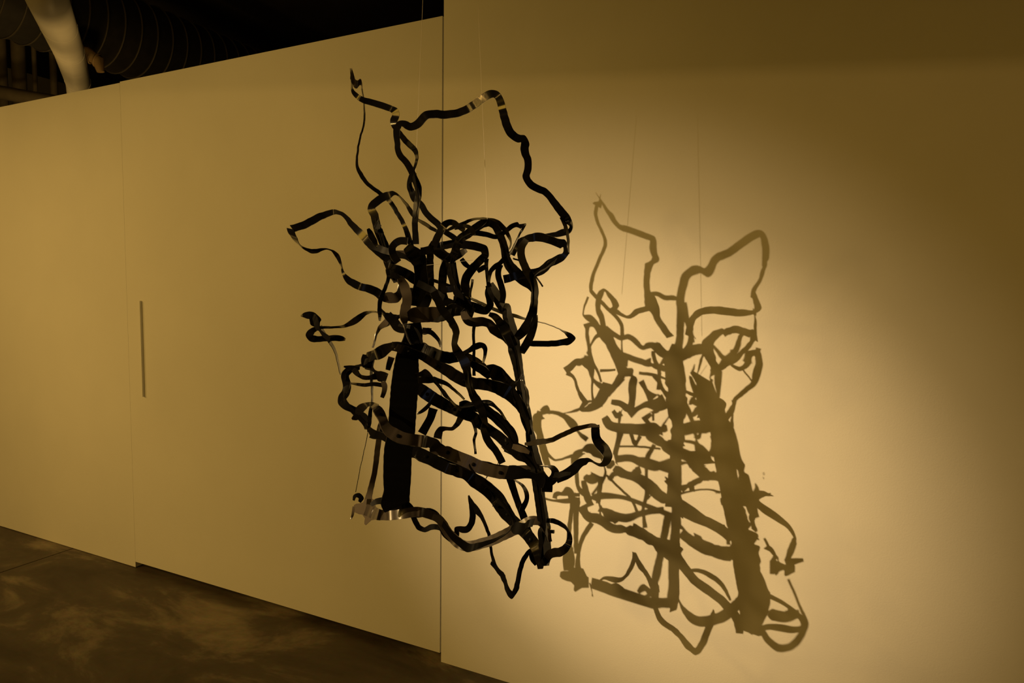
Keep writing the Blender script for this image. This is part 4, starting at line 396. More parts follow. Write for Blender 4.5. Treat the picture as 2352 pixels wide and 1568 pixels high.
'H2': (-962,1396,1306,-2,-248,-143,6,2,-6,-33,16,-31,6,2,-5,-42,27,-34,6,3,-5,-40,35,-31,6,2,-5,-27,33,-21,6,3,-4,-7,24,-11,6,3,-5,6,11,-4,6,3,-4,9,-1,-2,5,4,-5,14,-11,1,5,6,-4,18,-17,4,4,7,-5,21,-20,8,4,8,-5,22,-19,12,3,8,-5,20,-15,13,3,10,-5,14,-10,9,3,9,-5,7,-4,1,3,9,-4,2,2,-3,3,9,-5,-2,6,-6,4,9,-4,-4,11,-10,5,8,-4,-4,10,-14,4,8,-4,-6,3,-6,5,7,-4,-13,-7,11,5,8,-4,-18,-16,24,4,7,-5,-15,-15,19,3,7,-7,-10,-13,11,3,6,-7,-1,-10,9,5,6,-6,15,-7,10,5,6,-5,24,-5,7,6,5,-5,20,-4,7,6,4,-5,5,-4,4,7,2,-5,-5,-3,1,7,1,-4,-11,-2,0,9,-1,-4,-10,1,1,9,-3,-4,-10,0,1,9,-4,-4,-9,-2,3,9,-4,-4,-4,-4,4,9,-5,-5,4,-3,7,9,-4,-4,9,-2,11,9,-5,-4,10,2,3,9,-4,-3,7,7,-13,9,-3,-4,5,16,-29,8,-1,-4,1,20,-31,8,1,-3,-5,19,-22,7,3,-1,-6,10,-16,6,5,-3,-1,-3,-1,6,5,-5,5,-15,21,5,6,-5,7,-21,36,6,4,-5,5,-18,37),
'H2b': (-897,1509,1241,96,-180,-102,8,5,0,-43,20,-102,6,5,-2,-31,17,-54,7,6,-3,-4,0,22,6,6,-3,11,-19,34,6,6,-2,17,-20,25,6,7,-2,10,-12,18,6,7,-3,-8,-6,0,6,7,-3,-18,-3,-11,6,7,-4,-24,1,-6,5,7,-5,-28,2,-2,5,7,-5,-26,4,-1,5,7,-6,-23,5,-1,4,7,-7,-20,5,1,4,7,-6,-16,4,2,5,6,-7,-10,2,2,4,5,-7,-6,0,6,4,5,-8,-8,-5,13,5,5,-7,-10,-8,15,4,3,-7,-12,-8,25,4,2,-9,-15,-3,49,3,0,-8,-21,9,65,1,-2,-9,-25,21,58,-2,-4,-8,-21,19,47,-2,-5,-7,0,8,29,-2,-5,-8,26,-7,2,-3,-3,-7,35,-14,-2),
'H2c': (-835,1506,1251,-19,60,-126,7,5,1,6,-19,-21,7,7,0,-4,-14,-14,6,8,-1,-32,-5,9,5,9,-4,-29,17,32,5,8,-7,-10,29,44,3,8,-7,-8,18,8,4,7,-7,-3,9,5,4,6,-9,-2,3,4,3,4,-8,2,4,5,4,4,-8,5,4,4),
'H2s': (-703,1445,1163,5,-84,-104,9,6,-3,-14,4,-27,10,5,-4,-7,-5,-4,9,6,-4,10,-14,29,9,4,-5,26,-11,62),
'H2d': (-871,1276,1337,13,-5,-153,5,6,0,-2,4,0,4,7,0,-5,8,-1,5,8,-1,-11,10,0,4,8,0,-18,12,1,4,8,0,-20,12,6,4,7,-3,-22,13,16,5,8,-3,-18,12,17,4,7,-3,-11,10,12,4,7,-4,-6,8,11,4,6,-5,-3,7,13,4,5,-6,0,6,10,4,5,-5,0,4,5,4,5,-6,0,3,2,5,5,-6,2,4,4,4,4,-6,3,3,3,5,3,-6,4,3,3),
'H2e': (-887,1287,1347,-51,95,-100,7,3,1,20,-12,-1,7,3,2,5,-30,-38,6,4,2,-21,-40,-69,6,4,-4,-45,-18,46,4,4,-5,-23,19,52,4,5,-6,11,41,34,4,3,-5,-5,24,12,5,3,-6,-5,9,1,4,3,-6,-1,2,3,4,3,-7,-1,-3,-1,4,3,-6,-9,-9,-10,3,3,-7,-8,-5,-10,3,4,-6,10,9,7,4,5,-6,18,16,15,4,4,-6,6,8,4,3,5,-6,1,2,-1,5,4,-6,-1,-2,-4,4,4,-5,-5,-5,-9,5,4,-6,-5,-7,-10),
'H2f': (-963,1485,1229,-197,-126,71,-3,-1,-9,28,-17,11,-3,0,-10,27,-15,10,-3,-1,-9,17,-8,11,-4,-2,-9,5,-1,11,-4,-2,-8,-5,7,7,-4,-2,-8,-13,12,3,-4,-3,-9,-20,16,-1,-4,-2,-8,-19,14,-1),
'H2g': (-992,1449,1217,-45,100,-55,10,4,6,25,1,-27,9,3,7,21,2,-10,8,3,8,10,3,8,6,3,9,-8,-1,20),
'H2h': (-800,1354,1241,-54,-166,96,-2,-4,-7,22,0,1,-3,-3,-7,24,-1,3,-4,-5,-6,34,6,4,-5,-4,-5,34,11,6,-7,-5,0,20,13,0,-6,-6,1,-18,10,8,-7,-6,-1,-67,3,25,-3,-4,-6,-84,-1,-33,-1,-4,-7,-57,9,-41,0,-3,-8,-14,16,-23),
'H3': (-1040,1324,1255,98,-283,-31,39,-41,4,-43,-8,-23,5,1,-5,-44,-7,-24,4,2,-7,-25,-1,-3,4,1,-6,-5,3,20,7,-4,-6,4,3,19,7,-5,-5,0,0,-1,5,-3,-7,-3,3,-13,6,-2,-6,-3,8,-24,5,0,-5,-6,12,-37,6,1,-5,-5,15,-43,6,3,-4,0,17,-36,6,2,-4,10,17,-23,6,4,-4,17,14,-14,5,3,-3,19,10,-9,6,5,-3,19,7,-4,5,5,-2,19,7,0,5,6,-2,13,4,-1,4,8,-2,6,3,-2,3,8,-2,0,3,-2,5,7,-2,-3,2,-3,7,3,-1,-2,-1,-7,-4,19,-5,-8,-11,0,3,10,-4,-24,-22,28,3,10,-2,-39,-21,49,3,8,-3,-63,-11,56,0,5,-8,-98,-12,35,-1,4,-8,-44,8,-22,5,5,-4,36,23,-47,6,5,-2,54,17,-43,6,4,-2,49,15,-36,7,4,-3,26,10,-23,6,3,-4,4,5,-5,7,3,-3,-3,2,3,7,3,-3,-5,4,0,6,3,-3,-7,9,-7,7,3,-3,-13,15,-10,7,3,-3,-15,19,-12,7,3,-3,-13,19,-10,6,3,-3,-6,13,-6,7,3,-4,0,2,-2,6,3,-3,9,-7,3,7,3,-3,15,-15,6,7,3,-3,20,-18,10,7,4,-2,20,-15,10,6,3,-3,18,-9,7,7,4,-2,16,-2,1,7,4,-2,14,6,-2,6,5,-2,11,14,-7,7,4,-2,6,23,-11,6,5,0,4,29,-18,6,6,-1,5,25,-14,6,5,0,8,6,-1,7,6,0,10,-11,11,6,6,0,10,-19,14,6,5,0,5,-18,10,6,6,0,-2,-16,2,7,5,0,-3,-21,4,6,5,0,1,-27,22,7,5,-2,4,-30,43,6,5,-1,1,-26,46),
'G12': (-1173,1423,1203,184,-59,-27,9,-4,11,53,56,-77,13,-6,10,-26,-7,-42,16,-8,8,-38,-43,10,20,-11,8,-42,-55,48,22,-13,5,-26,-38,11,23,-15,2,-36,-23,-11,72,-82,14,-38,-13,-16),
'G13': (-1251,1492,1170,-93,139,-71,12,1,6,95,-14,-115,10,2,7,-24,-67,-53,12,2,-1,-89,-68,22,8,2,-7,-93,-30,68,4,0,-10,-32,32,75,2,-1,-11,12,60,43,-1,-1,-11,51,66,0),
'G14': (-1131,1421,1169,-155,95,-82,5,2,-9,-9,-56,-70,8,3,-7,14,-39,-54,9,5,-3,51,11,-18,10,4,-3,-7,13,22,9,4,-5,-27,13,23,8,4,-6,-22,6,2),
'H3b': (-1025,1460,1119,-92,-61,-226,7,4,-3,3,-31,1,7,3,-4,10,-37,-1,6,2,-5,13,-42,-12,7,3,-5,16,-41,-14,7,3,-4,17,-35,-5,7,3,-4,17,-24,4,7,4,-3,13,-12,5,7,3,-3,5,-4,5,7,3,-4,-5,5,4,7,3,-5,-11,13,5,7,3,-4,-13,23,0,7,3,-4,-13,39,-8,7,3,-4,-14,56,-16,7,3,-4,-17,65,-20,8,3,-2,-20,66,-21,8,2,-1,-11,53,-17,9,2,-1,-5,24,-7,9,1,-1,-6,-12,8,9,1,-1,-7,-43,19,9,1,-2,-3,-52,19,7,2,-4,-6,-45,12,6,1,-5,-14,-30,4,6,3,-6,-21,-4,-7,6,4,-5,-23,19,-21,5,5,-5,-24,32,-27,5,7,-7,-24,30,-21,3,8,-7,-18,18,-7,3,9,-7,-6,-3,6,4,7,-7,4,-27,16,3,7,-7,7,-46,21,5,5,-7,5,-54,25,5,3,-6,3,-51,25,6,2,-7,4,-37,22,6,-1,-6,3,-21,20,5,-1,-6,2,-8,17,6,-1,-7,4,1,11,6,0,-6,3,6,4,5,-1,-6,7,8,-1,6,0,-7,15,13,-2,7,-1,-5,32,19,0,7,-2,-5,27,16,0,9,-3,-4,1,4,-3,8,-4,-3,-7,2,-2,9,-4,-3,1,9,0,8,-4,-4,2,13,4,8,-3,-4,0,12,2,8,-2,-4,-8,8,-1,7,-1,-4,-14,4,-5,6,1,-5,-15,2,-1,6,-1,-6,-14,4,7,6,-1,-5,-15,5,12,6,-2,-6,-15,8,14,6,-2,-5,-14,10,15,5,-3,-6,-16,12,15,4,-1,-7,-9,18,16,3,-2,-7,3,26,16,1,0,-8,13,31,17,2,0,-8,22,34,10,1,-1,-8,32,36,2,0,0,-9,37,35,0),
'K2': (-818,1651,1033,-170,-116,-64,2,3,-10,-2,3,-1,2,3,-9,-1,-1,0,2,3,-10,4,-7,3,2,3,-9,11,-14,6,2,2,-10,16,-14,10,2,3,-9,14,-12,8,2,3,-10,10,-9,5,2,3,-10,7,-4,3,1,5,-10,3,-1,0,1,6,-11,-1,2,-2,0,7,-11,-7,5,-7,1,8,-11,-12,12,-9,0,8,-11,-16,15,-9,1,7,-11,-19,14,-9,1,6,-11,-11,7,-4,1,5,-11,6,-4,3,2,4,-10,18,-14,10,2,3,-10,22,-16,10,2,3,-10,15,-11,8,3,4,-10,6,-7,2,3,4,-10,1,-3,-2,3,6,-10,0,-2,-3,2,5,-11,2,-2,2,3,3,-9,7,-2,6,4,3,-10,9,-4,8,4,2,-9,7,-1,7),
'K3': (-795,1643,1015,48,-137,13,8,4,-5,-5,0,-5,7,5,-6,-12,0,-7,6,6,-7,-25,-3,-12,5,4,-9,-28,-2,-3,3,4,-10,-29,-1,9,2,2,-10,-18,6,17,0,1,-11,-7,16,25,-2,-2,-10,-14,17,20,-4,-2,-9,-21,11,17,-4,-3,-9,-5,6,1,-3,-2,-10,10,0,-9),
'K4': (-863,1521,1201,-35,-108,-18,4,1,-8,3,-2,5,4,0,-9,4,-2,7,3,-1,-9,7,0,15,2,-1,-9,6,1,17,-2,-2,-9,2,-3,4,-2,-1,-9,3,-1,-2,1,0,-10,12,2,-6,1,1,-10,5,1,-4,1,1,-9,-2,-2,1,1,0,-10,-4,-1,0),
'M1': (-639,1466,1117,85,-196,42,7,7,-1,1,3,-6,7,7,-1,-5,5,-10,6,6,-2,-33,-1,-38,7,4,-4,-59,0,-47,5,2,-7,-89,4,35,2,-1,-8,-62,22,65,-2,-3,-8,-1,39,68,-5,-3,-7,13,23,38,-6,-3,-6,22,9,13),
'M2': (-627,1447,1112,-79,-251,90,4,2,-9,-46,12,-7,4,3,-8,-49,22,-17,3,3,-10,-46,19,-23,1,4,-10,-14,11,-8,0,3,-10,16,-4,3,0,1,-10,31,-11,0),
'N1': (-1046,1371,1310,-86,-84,-47,5,1,-10,-16,-8,28,1,-2,-11,16,-4,39,-1,-3,-10,28,-5,23,-2,-4,-10,29,-3,3),
'N2': (-1029,1386,1374,-134,-88,49,-3,-2,-11,23,-17,-2,-2,-3,-12,32,-16,-3,-2,-2,-11,40,-7,-6),
'Qb': (-1150,1436,947,-84,-270,107,-1,-2,-11,-104,-14,-8,0,-3,-11,-36,-15,-3,2,-3,-11,124,16,-3,1,-3,-10,137,4,10,2,-3,-10,112,7,15),
'Qc': (-1151,1429,935,-28,85,255,-11,-3,1,-27,11,4,-11,-4,-1,-20,37,-45,-10,-4,2,-14,38,-173),
'thorn': (-1179,1399,910,-24,44,-22,1,6,10,57,9,-7,-1,5,11,21,-7,9,-2,5,11,8,-8,8),
'ring': (-1206,1444,947,115,-67,20,2,3,12,3,20,-57,9,6,2,-108,-38,-76,6,4,-9,-100,-36,115,-5,-2,-11,85,30,67),
'U': (-632,1502,967,35,-95,-65,7,4,0,-23,30,-31,8,3,0,-27,38,-27,7,2,-2,-29,42,-9,8,1,-2,-27,39,1,9,-3,-2,-19,31,-1,10,-6,-1,-12,23,5,9,-9,-1,1,17,22,9,-10,-2,-8,-2,20,7,-11,-3,-29,-26,9,5,-10,-4,-16,-34,28,2,-7,-5,-5,-38,41,0,-6,-6,4,-37,50,-3,-4,-6,16,-37,57,-5,0,-7,29,-27,57,-8,3,-7,36,-13,53,-10,7,-8,28,-4,33,-13,9,-6,16,10,11,-12,11,-8,-28,7,-21,-12,10,-9,-63,1,-50,-9,8,-11,-34,20,-61,-6,5,-11,-8,31,-61,-4,4,-10,25,42,-47,-4,1,-9,49,46,-35),
'Ub': (-597,1431,982,-71,93,-47,0,3,-11,-15,-12,-2,1,4,-10,-12,-11,0,-1,3,-11,-5,-7,0,1,3,-11,-3,-5,1),
'cent1': (-979,1381,1659,95,-355,-154,3,5,-5,-63,5,-50,3,6,-6,-74,22,-45,3,5,-5,-78,31,-21,5,5,-6,-74,25,-2,4,4,-6,-44,5,22,2,3,-7,-1,-15,63,3,2,-8,18,-26,73,0,2,-8,18,-24,44,1,0,-8,13,-13,29,0,1,-9,5,-6,23,0,0,-8,1,-4,18,0,-1,-9,7,-1,19,-1,-1,-8,15,5,22,-1,-1,-8,3,2,17,-1,-1,-8,-12,0,12,-2,-2,-9,-8,1,1,-1,-1,-8,-2,2,-11,-1,-1,-8,-1,-1,-11,0,-1,-9,-1,-1,-6,0,-1,-8,0,0,-7),
'cent2': (-971,1474,1671,-176,67,-169,7,3,-5,-5,-53,-32,7,3,-4,0,-49,-26,6,3,-6,3,-19,-4,6,2,-6,0,13,8,7,3,-6,9,37,4,7,3,-5,34,48,-11,7,3,-3,48,47,-12,8,4,0,39,39,9,7,4,4,25,34,22,7,4,4,8,30,28,7,4,4,-14,22,34,7,3,5,-30,13,40,7,4,4,-28,7,40),
'cent3': (-923,1362,1646,-37,56,-156,6,6,0,29,-9,-28,6,6,2,20,-1,-4,6,6,3,10,10,20),
'cent4': (-882,1490,1535,-311,-220,-4,-1,0,-11,7,-15,-58,1,0,-11,41,-31,-57,5,4,-10,117,-18,-58,6,4,-7,113,-16,-26,9,4,-6,68,-13,21),
'cent5': (-886,1498,1633,-103,-3,-67,5,4,-9,-6,-13,-18,5,5,-7,22,11,-16,7,7,-5,73,44,-11,6,6,6,42,32,17),
'cent6': (-807,1445,1597,2,90,-54,5,3,5,26,-11,-41,7,3,5,7,-14,-16,6,4,3,-11,-9,5),
'cent7': (-1007,1446,1545,14,-209,-79,6,2,-8,-48,7,-18,6,2,-8,-56,17,-20,5,2,-8,-49,22,-12,5,2,-9,-28,22,4,4,1,-9,-12,11,12),
'stub1': (-740,1510,1633,-20,25,-19,4,4,-2,0,0,0,4,3,-1,0,0,0,5,3,-2,0,0,0),
'stub2': (-688,1526,1594,-6,-38,-16,8,1,-11,0,0,1,9,-1,-10,0,0,0,8,0,-11,0,0,0),
'X1': (-1162,1502,1797,-37,46,6,-5,-3,-8,-1,1,-1,-4,-1,-9,-1,0,-2,-3,2,-10,3,-5,-3,-1,2,-10,5,-9,-4,-1,1,-10,1,-5,-6,-1,-2,-9,-5,-4,-16,8,-1,-4,-34,-22,-98,8,-4,-2,-28,-9,-65,6,-5,-3,-9,18,10,5,-5,-4,-3,19,24,4,-5,-5,5,0,7,4,-5,-6,14,-13,8,4,-6,-5,3,-7,-5,6,-4,-3,-32,15,-36,9,-2,-2,-7,16,10,5,-2,-6,-1,15,19,2,-2,-8,-85,64,-60,2,-1,-9,0,17,25,4,-2,-8,8,-8,1,3,-2,-7,15,-22,-7,4,-3,-7,8,-12,-3,5,-3,-6,3,-1,2,5,-2,-7,-6,9,1,5,0,-8,-19,28,3,4,0,-8,-27,34,-2,4,1,-10,-22,17,-19,1,-1,-8,-17,-11,-50,0,-3,-9,75,-69,39,3,-2,-7,-1,-13,-22,8,-1,-3,-74,34,-93,10,2,-3,64,-22,88,9,2,-7,150,-70,185,5,3,-10,-94,64,-92,2,2,-10,-41,45,-17,1,3,-11,14,9,38,0,2,-10,13,7,33,2,3,-11,11,3,24,1,1,-10,14,-8,14,1,1,-10,12,-11,8,-1,0,-10,7,-5,5,-1,0,-9,-4,12,9,-3,1,-10,-17,35,13,-3,0,-9,-24,46,15),
'X2': (-1000,1466,1778,31,-104,-93,1,-6,7,43,-28,41,-6,-9,13,25,4,50,-4,-7,11,5,3,11,0,-5,11,-21,-3,-44,3,-3,9,-34,7,-55,7,-1,4,-41,48,-3,8,-4,2,-34,29,-21,5,-6,0,-19,20,-7,4,-7,-2,-3,0,-4,4,-8,-1,2,-5,-3,5,-8,2,5,-6,0,5,-6,3,7,-7,2,6,-5,1,-2,2,0,7,-3,-1,12,21,54),
'X3': (-949,1369,1833,-128,105,-81,3,0,-10,4,-4,1,2,0,-9,4,-4,-1,2,0,-9,4,-5,1,2,0,-10,5,-4,1,2,-1,-8,5,-4,2,3,-1,-9,6,-4,4,2,-1,-8,6,-4,5,2,-2,-9,4,-2,4,1,-3,-8,-1,2,2,-1,-3,-8,-4,5,-1,0,-3,-8,-6,7,-1,0,-2,-9,-6,7,-2),
'X4': (-771,1625,1657,19,-27,12,0,1,9,3,-3,2,0,2,9,3,-2,4,2,3,8,3,-8,-4,5,6,7,3,-24,-17,7,7,6,4,-36,-29,11,8,4,-8,-15,-28,13,8,2,-19,10,-26,12,7,0,-18,13,-21,12,5,1,-10,7,-12,10,2,1,-6,7,-4,9,0,1,-3,7,0,7,-3,1,-3,6,1,7,-4,2,-3,4,-2,7,-4,1,-3,3,-4,6,-5,0,-3,2,-3,5,-5,1,-2,1,-3,5,-6,1,-2,0,-2,5,-8,2,-1,-1,-3,3,-9,2,4,4,12,3,-9,3,1,-1,0,3,-9,3,-2,-5,-8,3,-9,3,4,3,9,4,-8,2,10,12,31,6,-4,1,10,14,32,9,0,0,-25,-38,-81),
'X5': (-868,1524,1712,-111,134,-53,-2,-6,-7,5,-2,7,-4,-7,-6,8,-8,8,-3,-7,-7,10,-8,8,-4,-7,-6,6,-4,8,-3,-6,-7,-2,5,4,-3,-3,-7,-14,22,-1,-3,-1,-9,-30,42,-6,-4,-1,-8,-47,64,-13,-5,0,-8,-51,67,-15,-3,0,-8,-45,56,-19,-2,-1,-9,-29,29,-22,-1,-1,-8,-19,12,-26,1,0,-9,-12,-1,-28,2,0,-9,-7,-7,-27,1,0,-9,-6,-9,-25,1,-1,-9,-5,-4,-21,1,0,-9,-9,4,-15,1,0,-9,-8,8,-12,1,2,-10,-8,9,-9,2,1,-10,61,-64,41,1,1,-9,67,-72,46,0,-1,-9,-21,25,-15,0,-3,-8,-9,10,-7,-2,-4,-7,-104,115,-74,-2,-5,-7,9,-13,4,-2,-5,-7,12,-15,7,-1,-3,-8,14,-16,7,0,-1,-8,13,-14,8,1,1,-10,13,-12,8,2,2,-10,24,-23,17,3,4,-10,73,-78,54,2,2,-10,22,-20,17,2,0,-10,-7,12,-3,1,0,-9,-66,82,-43,0,1,-9,11,-7,11,1,1,-10,45,-50,33,2,4,-11,-16,27,-7,2,5,-12,18,-16,16,3,7,-12,17,-15,15,3,7,-13,15,-13,11,2,7,-12,8,-8,5,1,4,-11,4,-4,-1,1,2,-11,0,-3,-5,0,2,-10,-1,0,-6,1,3,-11,-1,0,-5,2,5,-12,-1,1,-5,3,6,-12,-2,3,-5,4,6,-13,-2,4,-6,3,7,-12,-2,5,-6,4,6,-13,-4,7,-6,3,5,-12,-3,7,-6,2,4,-11,-5,7,-7,1,1,-10,-5,8,-6,1,1,-10,-5,9,-6,0,2,-11,-6,9,-7,2,2,-11,-6,12,-7,1,3,-11,-7,12,-8,1,3,-11,-6,12,-7,1,2,-10,-7,12,-8),
'X6': (-890,1334,1735,-39,16,-53,9,3,-8,-6,2,-8,9,3,-9,-6,3,-9,8,3,-8,-8,3,-11,7,2,-9,-9,4,-13,8,1,-7,-9,4,-13),
'X7': (-766,1418,1722,-30,36,-16,-2,-4,-7,-22,36,-1,-5,-6,-7,-8,23,12,-6,-5,-7,3,11,21,-6,-5,-6,3,10,17,-8,-4,-5,-1,11,14,-9,-5,-5,-1,9,10,-9,-4,-5,-1,5,6,-8,-2,-5,-1,2,1,-6,-1,-7,-1,-6,-7,-5,0,-8,0,-12,-16,-5,0,-7,0,-15,-19,-4,0,-9,-1,-12,-16,-3,-1,-8,-1,-10,-15,-3,-1,-9,-1,-8,-13,-1,-2,-8,0,-8,-10,0,0,-9,2,-7,-5,2,0,-9,3,-6,-1,2,0,-9,4,-5,0,2,1,-9,4,-5,-1),
'X8': (-714,1533,1600,-28,-6,-64,7,0,-4,0,-15,-16,7,-2,-3,-1,-15,-16,8,0,-2,7,-21,-6,8,1,3,23,-29,22,9,3,4,29,-30,32,8,5,6,21,-27,20,4,3,7,11,-30,-3,1,3,8,2,-20,-16,5,3,7,-23,16,-31,9,2,3,-54,68,-47,8,-1,2,-59,85,-44,3,-5,-3,-30,74,5,-3,-8,-5,0,41,37,-4,-9,-5,5,30,37,-4,-8,-6,0,27,26,-6,-7,-6,-3,18,12,-7,-8,-5,-2,9,6,-6,-7,-6,2,1,8,-5,-5,-7,10,-6,15,-2,-1,-8,17,-15,21,0,4,-10,19,-17,21,-1,5,-9,13,-12,16,-3,6,-9,10,-9,11,-3,6,-8,8,-8,8,-2,6,-9,3,-4,3,-3,6,-9,0,-2,-2,-3,5,-9,-1,-4,-6,-4,4,-7,-2,-9,-14,-5,3,-8,-3,-12,-16,-2,3,-9,3,-20,-13,-1,1,-9,7,-24,-9,-2,0,-9,0,-8,-6,-2,-1,-9,-4,9,-3,-2,-1,-9,-6,11,-2),
'X9': (-832,1381,1643,-31,37,-15,-2,-3,-9,1,-1,1,-2,-3,-11,2,-2,0,-1,-1,-10,0,-1,1,-1,0,-11,0,1,0,0,2,-12,-1,2,-1,0,1,-12,-2,2,-1),
'X10': (-883,1437,1598,-53,42,-54,4,1,-9,-13,8,-15,3,0,-9,-12,9,-16,4,-1,-9,-13,7,-16,3,-1,-7,-11,6,-16,4,-1,-8,-8,3,-15,4,-2,-7,-7,0,-16,5,0,-7,-7,-1,-15,5,0,-7,-6,0,-15,7,1,-8,-7,2,-15,7,2,-8,-7,2,-14,8,3,-8,-7,3,-13,8,3,-8,-6,3,-14),
'X11': (-928,1356,1567,-73,-7,-155,12,5,-6,-1,1,1,12,3,-6,-1,2,0,10,2,-4,0,2,0,10,0,-5,-1,2,1,9,1,-5,-1,2,0,9,0,-5,0,2,0,9,1,-6,-1,2,1),
'X12': (-956,1341,1486,-17,-161,-256,13,6,0,-6,2,-8,12,7,0,-7,2,-8,13,6,1,-6,2,-8,13,6,0,-6,0,-9,12,5,-1,-4,-2,-9,11,3,0,-3,-2,-8,10,2,-1,0,7,12,9,-1,1,11,32,63,8,-1,2,-1,-14,-19,9,-1,3,1,-21,-23,8,0,3,12,21,53,10,1,3,5,-12,-3),
'X13': (-737,1488,1434,-125,129,-147,3,1,-9,1,2,1,4,1,-9,0,2,1,3,1,-9,1,1,1,3,1,-8,0,2,0,3,1,-9,1,0,0,2,0,-9,3,-3,2,2,0,-9,3,-3,2,2,0,-9,2,-3,0,2,0,-8,-1,1,-4,2,-1,-8,-5,4,-9,2,-2,-7,-11,11,-16,2,-3,-7,-13,13,-20,0,-4,-6,43,-47,56,-1,-7,-5,46,-49,60,-2,-8,-5,-90,99,-116,-2,-7,-5,-18,22,-22,1,-2,-7,-1,3,0,3,1,-9,0,3,-1,5,4,-11,0,3,-4,5,5,-10,0,1,-3,4,3,-10,0,0,-4,4,2,-9,2,-1,-2,3,1,-9,1,-2,-1,3,1,-9,2,-2,-1,4,0,-8,3,-3,1,3,0,-9,4,-4,3,2,0,-7,18,-21,24,3,-1,-8,19,-22,26,2,-1,-8,-6,7,-12),
'X14': (-1166,1509,1711,-91,68,-64,4,2,-11,23,-15,17,5,2,-10,20,-13,17,3,2,-11,11,-8,9,1,2,-11,4,-2,3,1,0,-10,-2,1,-1,2,2,-11,-6,5,-5,2,2,-11,-9,7,-7,4,3,-11,-16,13,-13,5,4,-11,-16,13,-13,5,6,-13,-11,10,-7,7,8,-13,-5,7,-1,7,8,-13,-2,6,2,4,6,-13,2,1,3,3,4,-12,8,-6,6,1,1,-11,12,-9,8,0,1,-10,12,-11,9,1,1,-11,10,-9,6,0,-1,-10,7,-7,4,-1,0,-10,5,-5,3,-1,-2,-10,3,-4,1,0,-1,-10,1,-1,-2,1,0,-10,-5,3,-4,2,0,-10,-10,8,-10,2,0,-11,-11,10,-10),
'X15': (-1070,1573,1657,-4,104,137,-15,-7,0,-12,-7,-32,-14,-8,0,-12,-9,-33,-12,-7,-4,-5,-15,-30,-10,-7,-7,0,-18,-25,-8,-6,-7,1,-12,-16,-6,-4,-8,2,-8,-7,-3,-2,-10,-1,-4,-8,1,-1,-10,-9,3,-13,4,1,-11,-14,8,-16,5,2,-11,-11,6,-12,5,3,-11,-3,1,-5,8,5,-11,3,-2,0,8,4,-10,5,-4,4,7,3,-11,5,-3,4,5,2,-10,4,-2,4,4,1,-11,4,-2,4,4,1,-10,4,-2,5),
'X16': (-1132,1450,1723,-100,18,-156,7,-2,-5,7,-1,9,6,-4,-4,6,-2,9,6,-6,-3,9,-6,6,5,-6,-2,13,-15,1,5,-7,-2,15,-19,-1,6,-6,0,7,-11,-4,6,-8,6,-2,-2,-5,5,-7,5,-5,4,-5,5,-8,0,-12,14,0,4,-8,-2,-18,23,3,4,-6,-4,-8,13,5,4,-4,-4,9,-6,9,4,-6,-5,20,-16,10,6,-5,-1,27,-30,3,4,-6,7,26,-39,-12,5,-7,6,-3,-4,-12,6,-7,4,-35,36,-9,5,-7,0,-32,34,-5,2,-7,-4,-12,16,2,3,-5,-5,-3,6,4,6,-2,-3,9,-11,-1,10,1,-3,43,-12,60),
'X17': (-1099,1412,1740,-41,38,-15,0,2,-11,3,-3,1,2,2,-12,4,-3,0,1,4,-12,3,-3,1,2,3,-12,1,-1,0,2,3,-12,-1,1,-2,2,3,-11,-5,4,-3,2,1,-11,-5,4,-4),
'X18': (-997,1426,1671,-77,70,-48,0,0,-10,0,-5,-8,2,-1,-9,0,-4,-7,4,2,-10,-1,-2,-3,6,2,-9,0,1,-1,6,2,-9,1,1,2,3,0,-10,3,2,8,1,0,-9,5,2,11,0,0,-10,4,1,9,0,-1,-9,2,1,5,0,1,-10,0,1,1,-1,0,-10,0,1,0,-1,0,-10,0,1,1),
'X19': (-1107,1394,1667,-69,-21,-162,13,5,-5,0,-1,0,12,3,-4,1,0,1,10,2,-4,1,-1,0,10,0,-3,1,-1,0,10,-1,-2,1,-1,1,9,0,-2,1,-1,0,11,1,-4,1,-1,0,12,5,-4,0,-1,1,14,6,-5,26,11,65,14,8,-5,-24,-12,-65,14,8,-6,0,0,0,14,7,-5,0,0,0,13,6,-5,0,0,0),
'X20': (-1093,1550,1551,-12,-39,-77,18,11,-3,1,3,7,18,10,-3,1,3,6,18,11,-3,1,3,7,17,10,-2,1,3,6),
'X21': (-1019,1459,1590,-25,-23,-80,16,7,-4,-1,1,-1,16,10,-4,-2,1,-3,18,12,-6,-2,1,-2,19,14,-7,0,1,1,19,14,-8,2,4,9,18,12,-8,2,4,9,15,8,-7,3,5,12),
'X22': (-1191,1587,1528,59,-158,-114,14,7,4,2,-3,4,13,7,5,-9,8,-5,12,7,6,-18,16,-11,13,7,5,-28,26,-16,16,8,0,-31,50,10,14,4,-6,-48,33,-53,11,3,-7,-35,39,-17,12,2,-7,-13,18,-3,10,2,-8,4,7,15),
'X23': (-1220,1515,1552,-85,11,-143,14,7,-8,11,9,31,12,7,-8,9,8,30,9,5,-10,5,7,17,4,0,-9,0,4,6,1,-3,-9,-3,4,-1,3,-1,-9,-6,4,-6,5,1,-10,4,-9,-6,7,4,-10,-24,6,-40,7,3,-10,-14,11,-12,8,3,-9,-15,36,19,5,-2,-7,-18,39,18,-10,-10,-6,-21,-1,-39,-12,-12,-3,8,-33,-30,1,-5,-3,58,-76,5,10,-1,3,36,-62,-18,9,-2,5,47,-75,-16,10,-1,5,47,-40,38,9,1,5,37,-38,21,10,4,6,41,-47,16,9,5,6,25,-17,30,9,6,6,22,-13,29,7,4,8,17,-6,28,5,2,8,10,3,25,5,2,9,1,12,17,3,2,9,-12,22,9,4,2,9,-14,25,7),
